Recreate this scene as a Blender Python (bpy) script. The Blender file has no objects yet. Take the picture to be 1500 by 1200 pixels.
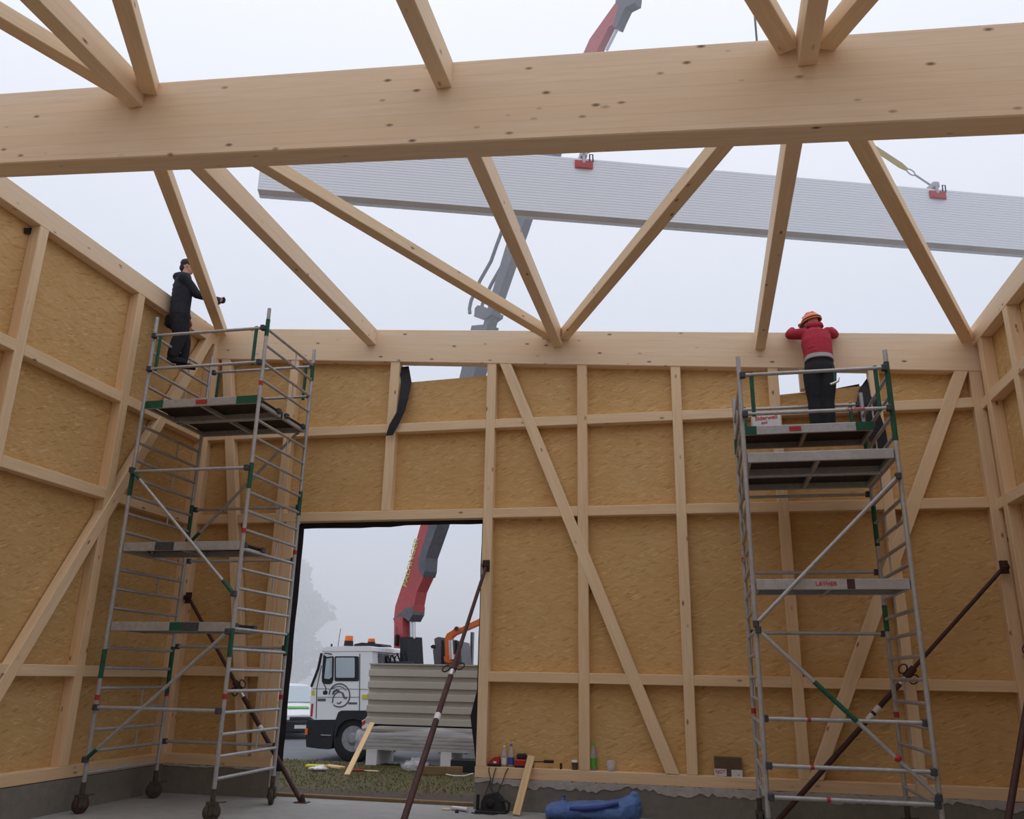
import bpy, math, random
from mathutils import Vector, Matrix, Quaternion
rnd = random.Random(7)
scn = bpy.context.scene
COL = scn.collection

# ------------------------------------------------------------------ camera, sky, exposure
F_PX, YAW, PITCH, ROLL, EYE = 1237.51, -0.22000, 0.307397, 0.0196895, 1.6
_f = Vector((math.sin(YAW)*math.cos(PITCH), math.cos(YAW)*math.cos(PITCH), math.sin(PITCH)))
_r0 = Vector((math.cos(YAW), -math.sin(YAW), 0)); _u0 = _r0.cross(_f)
_r = _r0*math.cos(ROLL) + _u0*math.sin(ROLL); _u = -_r0*math.sin(ROLL) + _u0*math.cos(ROLL)
CAM = Vector((0, 0, EYE))
cam = bpy.data.cameras.new('camera'); cam_o = bpy.data.objects.new('camera', cam); COL.objects.link(cam_o)
cam.sensor_fit = 'HORIZONTAL'; cam.sensor_width = 36; cam.lens = F_PX/1500*36
cam.clip_start = .05; cam.clip_end = 500
m = Matrix((_r, _u, -_f)).transposed().to_4x4(); m.translation = CAM
cam_o.matrix_world = m
scn.camera = cam_o
scn.view_settings.view_transform = 'Standard'; scn.view_settings.look = 'None'
scn.view_settings.exposure = 0.0; scn.view_settings.gamma = 1.0
scn.view_settings.use_curve_mapping = False
scn.cycles.use_denoising = True
scn.cycles.max_bounces = 14; scn.cycles.diffuse_bounces = 5; scn.cycles.volume_bounces = 12
scn.cycles.transparent_max_bounces = 12

world = bpy.data.worlds.new('overcast'); scn.world = world; world.use_nodes = True
nt = world.node_tree; nt.nodes.clear()
def N(nt, t, **kw):
    n = nt.nodes.new(t)
    for k, v in kw.items(): setattr(n, k, v)
    return n
wo = N(nt, 'ShaderNodeOutputWorld'); bg = N(nt, 'ShaderNodeBackground'); tc = N(nt, 'ShaderNodeTexCoord')
sx = N(nt, 'ShaderNodeSeparateXYZ'); rp = N(nt, 'ShaderNodeValToRGB')
nt.links.new(tc.outputs['Generated'], sx.inputs[0]); nt.links.new(sx.outputs['Z'], rp.inputs[0])
cr = rp.color_ramp
cr.elements[0].position = 0.0; cr.elements[0].color = (.47, .52, .66, 1)
cr.elements[1].position = 1.0; cr.elements[1].color = (1.36, 1.41, 1.56, 1)
for p, c in ((.10, (.54, .59, .725, 1)), (.25, (.65, .695, .82, 1)), (.45, (.835, .875, .99, 1)), (.68, (1.0, 1.03, 1.11, 1))):
    e = cr.elements.new(p); e.color = c
nt.links.new(rp.outputs[0], bg.inputs[0]); bg.inputs[1].default_value = 1.0
nt.links.new(bg.outputs[0], wo.inputs[0])

def ray(px, py):
    return _r*((px-750)/F_PX) + _u*((600-py)/F_PX) + _f
def at_y(px, py, y): d = ray(px, py); return CAM + d*(y/d.y)
def at_x(px, py, x): d = ray(px, py); return CAM + d*(x/d.x)
def at_z(px, py, z): d = ray(px, py); return CAM + d*((z-EYE)/d.z)
def at_plane(px, py, p, n): d = ray(px, py); return CAM + d*(n.dot(p-CAM)/n.dot(d))

# ------------------------------------------------------------------ materials
def principled(name, col=(.5, .5, .5), rough=.6, metal=0.0, spec=.4):
    mt = bpy.data.materials.new(name); mt.use_nodes = True
    b = mt.node_tree.nodes['Principled BSDF']
    b.inputs['Base Color'].default_value = (*col, 1); b.inputs['Roughness'].default_value = rough
    b.inputs['Metallic'].default_value = metal; b.inputs['Specular IOR Level'].default_value = spec
    return mt, mt.node_tree, b
def mixc(nt, fac, a, b, mode='MIX'):
    n = N(nt, 'ShaderNodeMix', data_type='RGBA', blend_type=mode)
    for s, v in ((n.inputs[0], fac), (n.inputs[6], a), (n.inputs[7], b)):
        if hasattr(v, 'is_output'): nt.links.new(v, s)
        elif isinstance(v, (int, float)): s.default_value = v
        else: s.default_value = (*v, 1)
    return n.outputs[2]
def mathn(nt, op, a, b=None, clamp=False):
    n = N(nt, 'ShaderNodeMath', operation=op, use_clamp=clamp)
    for s, v in zip(n.inputs, (a, b)):
        if v is None: continue
        if hasattr(v, 'is_output'): nt.links.new(v, s)
        else: s.default_value = v
    return n.outputs[0]
def mapping(nt, vec, scale=(1, 1, 1), rot=(0, 0, 0), loc=None):
    n = N(nt, 'ShaderNodeMapping'); nt.links.new(vec, n.inputs[0])
    n.inputs['Scale'].default_value = scale; n.inputs['Rotation'].default_value = rot
    if loc is not None: nt.links.new(loc, n.inputs['Location'])
    return n.outputs[0]
def noise(nt, vec, scale, detail=4, rough=.55):
    n = N(nt, 'ShaderNodeTexNoise'); nt.links.new(vec, n.inputs['Vector'])
    n.inputs['Scale'].default_value = scale; n.inputs['Detail'].default_value = detail; n.inputs['Roughness'].default_value = rough
    return n.outputs['Fac']
def ramp(nt, fac, stops):
    n = N(nt, 'ShaderNodeValToRGB'); nt.links.new(fac, n.inputs[0]); e = n.color_ramp.elements
    while len(e) < len(stops): e.new(.5)
    for k, (p, c) in enumerate(stops):
        e[k].position = p; e[k].color = (c, c, c, 1) if isinstance(c, (int, float)) else (*c, 1)
    return n.outputs[0]
def bump(nt, b, h, strength=.2, dist=.01):
    n = N(nt, 'ShaderNodeBump'); n.inputs['Strength'].default_value = strength; n.inputs['Distance'].default_value = dist
    nt.links.new(h, n.inputs['Height']); nt.links.new(n.outputs[0], b.inputs['Normal'])

def wood(name, light, dark, lam=None, knots=1.0, rough=.65, dens=.42):
    """planed spruce; the grain runs along the piece's own X axis"""
    mt, nt, b = principled(name, light, rough, 0, .25)
    tc = N(nt, 'ShaderNodeTexCoord'); oi = N(nt, 'ShaderNodeObjectInfo')
    off = N(nt, 'ShaderNodeCombineXYZ')
    nt.links.new(mathn(nt, 'MULTIPLY', oi.outputs['Random'], 37.0), off.inputs[0])
    nt.links.new(mathn(nt, 'MULTIPLY', oi.outputs['Random'], 11.3), off.inputs[1])
    base = tc.outputs['Object']
    v = mapping(nt, base, (.55, 9, 9), loc=off.outputs[0])
    g = noise(nt, v, 3.2, 5, .6)
    v2 = mapping(nt, base, (.25, 2.2, 2.2), loc=off.outputs[0])
    g2 = noise(nt, v2, 2.0, 2)
    c = mixc(nt, ramp(nt, g, [(.35, 0.0), (.72, 1.0)]), light, dark)
    c = mixc(nt, ramp(nt, g2, [(.35, 0.0), (.7, .55)]), c, tuple(x*y for x, y in zip(light, (1.0, .90, .80))))
    if lam:
        s = N(nt, 'ShaderNodeSeparateXYZ'); nt.links.new(base, s.inputs[0])
        q = mathn(nt, 'FLOOR', mathn(nt, 'DIVIDE', mathn(nt, 'ADD', s.outputs[lam[0]], 20.0), lam[1]))
        w = N(nt, 'ShaderNodeTexWhiteNoise', noise_dimensions='1D'); nt.links.new(q, w.inputs['W'])
        c = mixc(nt, mathn(nt, 'MULTIPLY', w.outputs['Value'], .45), c, dark)
        fr = mathn(nt, 'FRACT', mathn(nt, 'DIVIDE', mathn(nt, 'ADD', s.outputs[lam[0]], 20.0), lam[1]))
        ln = ramp(nt, fr, [(0.0, .55), (.035, 0.0)])
        c = mixc(nt, ln, c, tuple(x*.55 for x in dark))
    if knots:
        kv = mapping(nt, base, (1.35, 3.0, 3.0), loc=off.outputs[0])
        vo = N(nt, 'ShaderNodeTexVoronoi', feature='F1'); nt.links.new(kv, vo.inputs['Vector']); vo.inputs['Scale'].default_value = 2.6
        k = ramp(nt, vo.outputs['Distance'], [(.05*knots, 1.0), (.16*knots, 0.0)])
        sp = N(nt, 'ShaderNodeSeparateColor'); nt.links.new(vo.outputs['Color'], sp.inputs[0])
        sel = ramp(nt, sp.outputs[0], [(dens, 0.0), (dens+.25, .85)])
        c = mixc(nt, mathn(nt, 'MULTIPLY', k, sel), c, (.10, .05, .022))
    nt.links.new(c, b.inputs['Base Color'])
    bump(nt, b, g, .08, .004)
    return mt
WOOD = wood('spruce_timber', (.80, .60, .385), (.69, .485, .285))
WOOD_PALE = wood('spruce_timber_pale', (.83, .645, .435), (.72, .53, .325))
GLULAM = wood('glulam_spruce', (.86, .69, .50), (.76, .575, .39), lam=(2, .115), knots=1.0, dens=.12)
PLANKW = wood('fresh_plank', (.76, .56, .32), (.62, .42, .22), knots=.7)

def osb():
    mt, nt, b = principled('oriented_strand_board', (.45, .28, .13), .7, 0, .25)
    tc = N(nt, 'ShaderNodeTexCoord'); oi = N(nt, 'ShaderNodeObjectInfo')
    off = N(nt, 'ShaderNodeCombineXYZ')
    for i, kk in enumerate((13.0, 7.7, 5.1)): nt.links.new(mathn(nt, 'MULTIPLY', oi.outputs['Random'], kk), off.inputs[i])
    cols = []
    for i, (a, sc) in enumerate(((.05, 1.0), (-.22, 1.25), (.33, 1.5))):
        r1 = mapping(nt, tc.outputs['Object'], (1, 1, 1), (0, 0, a), off.outputs[0])
        r2 = mapping(nt, r1, (7.5*sc, 42*sc, 1))
        vo = N(nt, 'ShaderNodeTexVoronoi', feature='F1'); nt.links.new(r2, vo.inputs['Vector']); vo.inputs['Scale'].default_value = 1.0
        s = N(nt, 'ShaderNodeSeparateColor'); nt.links.new(vo.outputs['Color'], s.inputs[0]); cols.append(s)
    c1 = ramp(nt, cols[0].outputs[0], [(0.0, (.60, .38, .160)), (.5, (.625, .405, .180)), (1.0, (.665, .445, .21))])
    c2 = ramp(nt, cols[1].outputs[0], [(0.0, (.58, .36, .145)), (.4, (.625, .405, .180)), (1.0, (.695, .475, .235))])
    c3 = ramp(nt, cols[2].outputs[0], [(0.0, (.49, .285, .10)), (.3, (.59, .375, .155)), (.8, (.65, .43, .195)), (1.0, (.77, .55, .29))])
    c = mixc(nt, mathn(nt, 'GREATER_THAN', cols[1].outputs[1], .62), c1, c2)
    c = mixc(nt, mathn(nt, 'GREATER_THAN', cols[2].outputs[1], .76), c, c3)
    ns = noise(nt, mapping(nt, tc.outputs['Object'], (1, 1, 1), loc=off.outputs[0]), 1.3, 3)
    c = mixc(nt, ramp(nt, ns, [(.35, 0.0), (.7, .35)]), c, (.53, .325, .122))
    nt.links.new(c, b.inputs['Base Color'])
    return mt
OSB = osb()

def speckle(name, a, c2, scale=8, rough=.85, detail=6, lo=.35, hi=.65, bumpy=.15):
    mt, nt, b = principled(name, a, rough, 0, .25)
    tc = N(nt, 'ShaderNodeTexCoord')
    g = noise(nt, tc.outputs['Object'], scale, detail, .65)
    g2 = noise(nt, tc.outputs['Object'], scale*.12, 3, .5)
    c = mixc(nt, ramp(nt, g, [(lo, 0.0), (hi, 1.0)]), a, c2)
    c = mixc(nt, ramp(nt, g2, [(.4, 0.0), (.65, .5)]), c, tuple(.5*(x+y)*.8 for x, y in zip(a, c2)))
    nt.links.new(c, b.inputs['Base Color']); bump(nt, b, g, bumpy, .01)
    return mt
SLAB = speckle('power_floated_concrete', (.36, .355, .345), (.30, .295, .28), 5, .75)
PLINTH = speckle('rendered_concrete', (.24, .225, .195), (.19, .175, .15), 9)
MORTAR = speckle('pale_mortar', (.50, .47, .45), (.38, .35, .33), 14)
ROAD = speckle('asphalt', (.20, .21, .22), (.15, .155, .165), 12)
EARTH = speckle('bare_earth', (.085, .060, .040), (.055, .04, .028), 10)
GRASSG = speckle('grass_ground', (.085, .082, .026), (.095, .070, .034), 3)
GRASS = speckle('grass_blades', (.10, .105, .03), (.13, .11, .045), 4)
ALU = speckle('scaffold_aluminium', (.50, .50, .51), (.39, .39, .40), 16, .42)
for _b in [ALU.node_tree.nodes['Principled BSDF']]: _b.inputs['Metallic'].default_value = .35
GREEN = speckle('green_paint', (.022, .125, .075), (.016, .085, .055), 12, .5)
REDP = principled('red_paint', (.42, .03, .03), .5)[0]
DARKC = speckle('dark_clamp_steel', (.085, .09, .105), (.055, .055, .065), 20, .55)
DECK = speckle('phenolic_ply_deck', (.050, .040, .036), (.034, .028, .026), 14, .7)
RUST = speckle('oxide_red_steel', (.085, .038, .034), (.055, .028, .026), 14, .6)
RUBBER = speckle('black_rubber', (.022, .022, .024), (.03, .03, .03), 12, .8)
CASTOR = speckle('muddy_castor', (.10, .085, .06), (.055, .048, .04), 14, .8)
FELT = speckle('black_membrane', (.018, .018, .022), (.026, .026, .032), 10, .65)
CHROME = principled('bare_steel', (.65, .66, .68), .3, .8)[0]
WHITEP = principled('white_paint', (.84, .85, .87), .4)[0]
WHITE = principled('white_plastic', (.72, .71, .72), .5)[0]
PANELW = principled('white_panel_sheet', (.76, .77, .78), .45)[0]
FOAM = speckle('panel_core_edge', (.66, .59, .54), (.60, .53, .48), 14)
CLAD = speckle('grey_cladding_sheet', (.52, .48, .42), (.48, .44, .385), 3, .5)
FILM = principled('stretch_film', (.60, .60, .64), .25, 0, .7)[0]
CREAM = principled('panel_bundle', (.30, .265, .225), .6)[0]
ORANGE = principled('orange_paint', (.75, .17, .03), .5)[0]
BEACON = principled('orange_beacon_lens', (.85, .16, .02), .3)[0]
YELLOW = principled('yellow_sticker', (.62, .55, .03), .5)[0]
CRANER = speckle('crane_red_paint', (.52, .105, .105), (.45, .085, .09), 6, .45)
CRANEG = speckle('crane_grey_steel', (.16, .165, .18), (.12, .125, .14), 10, .5)
DARKP = speckle('black_plastic', (.030, .032, .037), (.022, .023, .027), 14, .55)
BLUEB = speckle('blue_plastic_bag', (.13, .235, .50), (.075, .15, .42), 5, .4)
OLDW = speckle('weathered_wood', (.26, .175, .095), (.20, .13, .07), 8)
HUBG = speckle('wheel_grey', (.30, .30, .31), (.22, .22, .23), 12, .5)
CARD = speckle('brown_cardboard', (.14, .10, .065), (.11, .08, .05), 10)
REDPL = principled('red_plastic', (.42, .022, .020), .4)[0]
SLING = principled('sling_webbing', (.42, .33, .12), .8)[0]
SKIN = principled('skin', (.52, .27, .19), .55)[0]
REDJ = speckle('red_fleece', (.40, .030, .050), (.31, .022, .038), 16, .9)
BLACKT = speckle('black_work_cloth', (.016, .017, .021), (.024, .025, .030), 18, .9)
NAVYJ = speckle('charcoal_jacket_cloth', (.022, .024, .032), (.034, .036, .046), 18, .9)
GREYF = principled('grey_belt_cloth', (.33, .32, .32), .85)[0]
HELMO = principled('orange_helmet_shell', (.80, .19, .06), .35)[0]
HAIR = principled('dark_hair', (.02, .017, .015), .7)[0]
EYEW = principled('eye_white', (.7, .7, .68), .3)[0]
BARK = speckle('bark', (.06, .05, .04), (.04, .035, .03), 6)
LEAF = speckle('leaves', (.05, .065, .03), (.035, .05, .02), 6)
WATERC = principled('clear_bottle_plastic', (.9, .93, .95), .12)[0]
WATERC.node_tree.nodes['Principled BSDF'].inputs['Transmission Weight'].default_value = .75
GLASS = principled('window_glass', (.42, .50, .54), .05, 0, .8)[0]
CABGL = principled('cab_window_glass', (.86, .93, .95), .03, 0, .5)[0]
CABGL.node_tree.nodes['Principled BSDF'].inputs['Transmission Weight'].default_value = .85
BLUEL = principled('blue_label', (.04, .09, .40), .5)[0]
GREENL = principled('green_label', (.10, .42, .05), .5)[0]
TEXTR = principled('red_lettering', (.55, .03, .05), .5)[0]
TEXTY = principled('yellow_lettering', (.62, .58, .16), .5)[0]
DRAIN = principled('grey_ink', (.10, .10, .11), .5)[0]

# ------------------------------------------------------------------ mesh helpers
class MB:
    def __init__(s): s.v = []; s.f = []; s.sm = []
    def add(s, vs, fs, smooth=False):
        b = len(s.v); s.v += [tuple(v) for v in vs]
        for f in fs: s.f.append(tuple(b+i for i in f)); s.sm.append(smooth)
        return s
    def box(s, lo, hi):
        x0, y0, z0 = lo; x1, y1, z1 = hi
        return s.add([(x0, y0, z0), (x1, y0, z0), (x1, y1, z0), (x0, y1, z0), (x0, y0, z1), (x1, y0, z1), (x1, y1, z1), (x0, y1, z1)],
                     [(0, 3, 2, 1), (4, 5, 6, 7), (0, 1, 5, 4), (1, 2, 6, 5), (2, 3, 7, 6), (3, 0, 4, 7)])
    def cbox(s, lo, hi, c=.008):
        """box with chamfered long edges and ends"""
        lo = Vector(lo); hi = Vector(hi); c = min(c, *(.45*(hi-lo)))
        vs = []; idx = {}
        for ix in (0, 1):
            for iy in (0, 1):
                for iz in (0, 1):
                    p = [lo[k] if i == 0 else hi[k] for k, i in enumerate((ix, iy, iz))]
                    sg = [1 if i == 0 else -1 for i in (ix, iy, iz)]
                    for a in range(3):
                        q = list(p)
                        for k in range(3):
                            if k != a: q[k] += sg[k]*c
                        idx[ix, iy, iz, a] = len(vs); vs.append(q)
        fs = []
        for a in range(3):
            for sd in (0, 1):
                o = [k for k in range(3) if k != a]; quad = []
                for u, w in ((0, 0), (1, 0), (1, 1), (0, 1)):
                    key = [0, 0, 0]; key[a] = sd; key[o[0]] = u; key[o[1]] = w
                    quad.append(idx[(*key, a)])
                if (sd == 0) == (a != 1): quad.reverse()
                fs.append(quad)
        for a in range(3):
            o = [k for k in range(3) if k != a]
            for u in (0, 1):
                for w in (0, 1):
                    k0 = [0, 0, 0]; k0[o[0]] = u; k0[o[1]] = w; k1 = list(k0); k1[a] = 1
                    q = [idx[(*k0, o[0])], idx[(*k0, o[1])], idx[(*k1, o[1])], idx[(*k1, o[0])]]
                    if (u == w) == (a != 1): q.reverse()
                    fs.append(q)
        for ix in (0, 1):
            for iy in (0, 1):
                for iz in (0, 1):
                    t = [idx[ix, iy, iz, a] for a in range(3)]
                    if (ix+iy+iz) % 2 == 0: t.reverse()
                    fs.append(t)
        return s.add(vs, fs)
    def tube(s, p, q, r, n=10, r2=None, cap=True):
        p = Vector(p); q = Vector(q); d = (q-p)
        if d.length < 1e-6: return s
        d.normalize(); a = d.orthogonal().normalized(); b = d.cross(a); r2 = r if r2 is None else r2
        vs = []
        for c, rr in ((p, r), (q, r2)):
            for i in range(n):
                t = 2*math.pi*i/n; vs.append(c + a*(rr*math.cos(t)) + b*(rr*math.sin(t)))
        s.add(vs, [(i, (i+1) % n, n+(i+1) % n, n+i) for i in range(n)], True)
        if cap: s.add(vs, [tuple(range(n))[::-1], tuple(range(n, 2*n))])
        return s
    def path(s, pts, r, n=8):
        """round bar along a polyline"""
        pts = [Vector(p) for p in pts]; rs = r if isinstance(r, (list, tuple)) else [r]*len(pts)
        vs = []; a = None
        for i, p in enumerate(pts):
            d = (pts[min(i+1, len(pts)-1)] - pts[max(i-1, 0)]).normalized()
            a = d.orthogonal().normalized() if a is None else (a - d*a.dot(d)).normalized()
            b = d.cross(a)
            for k in range(n):
                t = 2*math.pi*k/n; vs.append(p + a*(rs[i]*math.cos(t)) + b*(rs[i]*math.sin(t)))
        fs = [(i*n+k, i*n+(k+1) % n, (i+1)*n+(k+1) % n, (i+1)*n+k) for i in range(len(pts)-1) for k in range(n)]
        s.add(vs, fs, True)
        return s.add(vs, [tuple(range(n))[::-1], tuple(range((len(pts)-1)*n, len(pts)*n))])
    def lathe(s, prof, c=(0, 0, 0), axis=(0, 0, 1), n=16):
        ax = Vector(axis).normalized(); a = ax.orthogonal().normalized(); b = ax.cross(a); c = Vector(c); vs = []
        for r, h in prof:
            for i in range(n):
                t = 2*math.pi*i/n; vs.append(c + ax*h + a*(r*math.cos(t)) + b*(r*math.sin(t)))
        fs = [(j*n+i, j*n+(i+1) % n, (j+1)*n+(i+1) % n, (j+1)*n+i) for j in range(len(prof)-1) for i in range(n)]
        s.add(vs, fs, True)
        return s.add(vs, [tuple(range(n))[::-1], tuple(range((len(prof)-1)*n, len(prof)*n))])
    def prism(s, poly, off):
        """polygon (3-D points) pushed along a vector"""
        off = Vector(off); poly = [Vector(p) for p in poly]; n = len(poly)
        nrm = sum(((poly[i]-poly[0]).cross(poly[(i+1) % n]-poly[0]) for i in range(1, n-1)), Vector())
        if nrm.dot(off) > 0: poly = poly[::-1]
        vs = poly + [p+off for p in poly]
        return s.add(vs, [tuple(range(n)), tuple(range(n, 2*n))[::-1]] + [((i+1) % n, i, n+i, n+(i+1) % n) for i in range(n)])
    def ball(s, c, r, n=12, m=8):
        c = Vector(c); r = Vector(r) if hasattr(r, '__len__') else Vector((r, r, r)); vs = [c+Vector((0, 0, -r.z))]
        for j in range(1, m):
            t = math.pi*j/m
            for i in range(n):
                u = 2*math.pi*i/n; vs.append(c + Vector((r.x*math.sin(t)*math.cos(u), r.y*math.sin(t)*math.sin(u), -r.z*math.cos(t))))
        vs.append(c+Vector((0, 0, r.z))); k = len(vs)-1
        fs = [(0, 1+(i+1) % n, 1+i) for i in range(n)]
        for j in range(m-2):
            fs += [(1+j*n+i, 1+j*n+(i+1) % n, 1+(j+1)*n+(i+1) % n, 1+(j+1)*n+i) for i in range(n)]
        fs += [(k, 1+(m-2)*n+i, 1+(m-2)*n+(i+1) % n) for i in range(n)]
        return s.add(vs, fs, True)
    def mesh(s, name, mat):
        me = bpy.data.meshes.new(name); me.from_pydata(s.v, [], s.f); me.materials.append(mat)
        me.polygons.foreach_set('use_smooth', s.sm); me.update(); return me

def place(o, parent):
    COL.objects.link(o)
    if parent is not None:
        o.parent = parent; o.matrix_parent_inverse = world_of(parent).inverted()
    return o
def world_of(o):
    return o.matrix_basis.copy() if o.parent is None else world_of(o.parent) @ o.matrix_parent_inverse @ o.matrix_basis
def obj(name, mb, mat, parent=None, basis=None):
    me = mb if isinstance(mb, bpy.types.Mesh) else mb.mesh(name, mat)
    o = bpy.data.objects.new(name, me)
    if basis is not None: o.matrix_basis = basis
    return place(o, parent)
def tag(o, label=None, cat=None, group=None, kind=None):
    for k, v in (('label', label), ('category', cat), ('group', group), ('kind', kind)):
        if v: o[k] = v
    return o
def thing(name, loc, label=None, cat=None, group=None, kind=None):
    o = bpy.data.objects.new(name, None); o.matrix_basis = Matrix.Translation(Vector(loc)); o.empty_display_size = .2
    COL.objects.link(o); return tag(o, label, cat, group, kind)
def frame(p, q, side):
    """matrix with X along p->q and Y as close to `side` as it can be"""
    p = Vector(p); x = (Vector(q)-p).normalized(); s = Vector(side); y = (s - x*s.dot(x)).normalized(); z = x.cross(y)
    M = Matrix((x, y, z)).transposed().to_4x4(); M.translation = p; return M
def timber(name, p, q, w, h, side, mat, parent=None, oy=0, oz=0, c=.006, cut=None):
    """squared timber from p to q; w across `side`, h across the third axis; oy/oz shift the section; cut = (start shear, end shear) along X per Y"""
    L = (Vector(q)-Vector(p)).length
    mb = MB().cbox((0, -w/2+oy, -h/2+oz), (L, w/2+oy, h/2+oz), c)
    if cut:
        mb.v = [(x + cut*z, y, z) for x, y, z in mb.v]
    return obj(name, mb, mat, parent, frame(p, q, side))

# ------------------------------------------------------------------ setting
D, LX, RX = 11.387, -7.425, 3.65        # inner faces of the back, left and right framing
ROOF0, ROOFM = 6.339, -.07871           # top of the roof beams: z = ROOF0 + ROOFM * x
YR = -6.0                               # the hall's far end behind the camera
DEP = .145                              # depth of the studs
def roof(x, off=0): return ROOF0 + ROOFM*x + off
floor = obj('floor', MB().box((LX-.3, YR-.3, -.25), (RX+.3, D+.36, 0)), SLAB); tag(floor, kind='structure')

# ---- back wall
wb = thing('wall_back', (-1.9, D, 0), kind='structure')
def bplinth(x0, x1):
    pts = [(x0, .365)]; x = x0
    obj('plinth', MB().box((x0, D, 0), (x1, D+.30, .365)), PLINTH, wb)
bplinth(LX-.15, -5.80); bplinth(-2.945, RX+.15)
# ragged band of mortar along the top of the plinth
def mortar(x0, x1, drop, name='mortar_band'):
    mb = MB(); r = random.Random(int(x0*100)); n = max(3, int((x1-x0)/.05)); top = []; bot = []
    for i in range(n+1):
        x = x0+(x1-x0)*i/n; top.append((x, .372 + r.uniform(-.008, .014))); bot.append((x, .365-drop*(.55+.45*math.sin(x*5.1)*math.sin(x*1.7))-r.uniform(0, drop*.6)))
    vs = []
    for (x, zt), (_, zb) in zip(top, bot): vs += [(x, D-.006, zt), (x, D-.009, zb), (x, D, zt), (x, D, zb)]
    fs = []
    for i in range(n):
        a = 4*i; fs += [(a, a+1, a+5, a+4), (a+2, a, a+4, a+6), (a+1, a+3, a+7, a+5)]
    mb.add(vs, fs); return obj(name, mb, MORTAR, wb)
mortar(-2.94, RX, .085); mortar(-7.42, -5.8, .02)
ZS0, ZS1 = .372, .507                                     # sill plate
G1 = (5.036, 5.171); G2 = (3.728, 3.862); G3 = (1.544, 1.674)
def bb_z(x): return 5.811 - .0765*x                       # underside of the back beam
def hbar(name, x0, x1, z0, z1, mat=WOOD, oy=0.0):
    return timber(name, (x0, D+DEP/2+oy, (z0+z1)/2), (x1, D+DEP/2+oy, (z0+z1)/2), DEP, z1-z0, (0, 1, 0), mat, wb)
def vbar(name, x0, x1, z0, z1, mat=WOOD, par=None):
    sl = -.0765 if z1 > 5.2 and z1 != 3.728 else 0
    return timber(name, ((x0+x1)/2, D+DEP/2, z0), ((x0+x1)/2, D+DEP/2, z1), DEP, x1-x0, (0, 1, 0), mat, par or wb)
hbar('sill_plate', LX-.145, -5.80, ZS0, ZS1); hbar('sill_plate', -2.945, RX+.145, ZS0, ZS1)
studs = [(-7.55, -7.40), (-6.12, -5.98), (-2.934, -2.797), (-1.597, -1.456), (-.268, -.133), (1.042, 1.177), (2.33, 2.46), (3.56, 3.70)]
for i, (a, b) in enumerate(studs):
    vbar('stud', a, b, ZS1, bb_z((a+b)/2)+.02, WOOD if i % 2 else WOOD_PALE)
vbar('stud', -4.458, -4.313, G2[1], bb_z(-4.38)+.02, WOOD_PALE)      # above the door
vbar('trimmer', -5.925, -5.785, ZS1, G2[0], WOOD_PALE)
bays = [(-7.40, -6.12), (-5.98, -4.458), (-4.313, -2.934), (-2.797, -1.597), (-1.456, -.268), (-.133, 1.042), (1.177, 2.33), (2.46, 3.56)]
for i, (a, b) in enumerate(bays):
    hbar('girt', a, b, *G1, mat=WOOD_PALE)
    if i not in (1, 2): hbar('girt', a, b, *G2); hbar('girt', a, b, *G3)
hbar('lintel', -5.98, -2.934, *G2, mat=WOOD_PALE)
rows = [(ZS1, G3[0]), (G3[1], G2[0]), (G2[1], G1[0]), (G1[1], None)]
def osb_sheet(name, pts, par, thick, nrm, xdir):
    """board given by its inner outline; local XY lies in the board"""
    o = Vector(pts[0]); x = Vector(xdir).normalized(); z = Vector(nrm).normalized(); y = z.cross(x)
    M = Matrix((x, y, z)).transposed().to_4x4(); M.translation = o
    loc = [(M.inverted() @ Vector(p)) for p in pts]
    return obj(name, MB().prism(loc, (0, 0, thick)), OSB, par, M)
YB = D+DEP
for i, (a, b) in enumerate(bays):
    for r, (z0, z1) in enumerate(rows):
        if r < 2 and i in (1, 2): continue
        a2, b2 = a-.03, b+.03; zl = z0-.03
        if z1 is None:
            zt = (bb_z(a2)+.03, bb_z(b2)+.03)
            if i == 2: zt = (5.86, 5.905)
            if i == 6: zt = (5.375, 5.455)
        else: zt = (z1+.03, z1+.03)
        osb_sheet('osb_panel', [(a2, YB, zl), (b2, YB, zl), (b2, YB, zt[1]), (a2, YB, zt[0])], wb, .016, (0, 1, 0), (1, 0, 0))
# outer weather sheet stays off the two openings under the eaves
vbar('cripple_stud', 1.455, 1.56, 5.40, bb_z(1.5)+.02)
# let-in diagonal braces, a few millimetres proud
def bbrace(p, q, w):
    a = Vector((p[0], D+.06, p[1])); b = Vector((q[0], D+.06, q[1]))
    timber('diagonal_brace', a, b, .13, w, (0, 1, 0), WOOD_PALE, wb, cut=(b.x-a.x)/abs(b.z-a.z))
bbrace((-2.70, 6.12), (-.44, .509), .155)
bbrace((-7.27, 6.43), (-6.24, .509), .15)
bbrace((3.52, 5.65), (1.23, .509), .155)
# membranes
def ribbon(name, pts, w, mat, par, side=(1, 0, 0), th=.004):
    mb = MB(); side = Vector(side).normalized(); vs = []
    for k, p in enumerate(pts):
        p = Vector(p); ww = w[k] if isinstance(w, (list, tuple)) else w
        for s in (-.5, .5):
            for t in (0, th): vs.append(p+side*(ww*s)+Vector((0, t, 0)))
    fs = []
    for k in range(len(pts)-1):
        a = 4*k; b = a+4
        fs += [(a, a+2, b+2, b), (a+1, b+1, b+3, a+3), (a, b, b+1, a+1), (a+2, a+3, b+3, b+2)]
    fs += [(0, 1, 3, 2), (4*(len(pts)-1), 4*(len(pts)-1)+2, 4*(len(pts)-1)+3, 4*(len(pts)-1)+1)]
    mb.add(vs, fs); return obj(name, mb, mat, par)
jr = random.Random(3)
ribbon('membrane_strip', [(-5.752+jr.uniform(-.008, .008), D+.155, 3.72-3.4*k/12) for k in range(13)], .095, FELT, wb)
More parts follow.
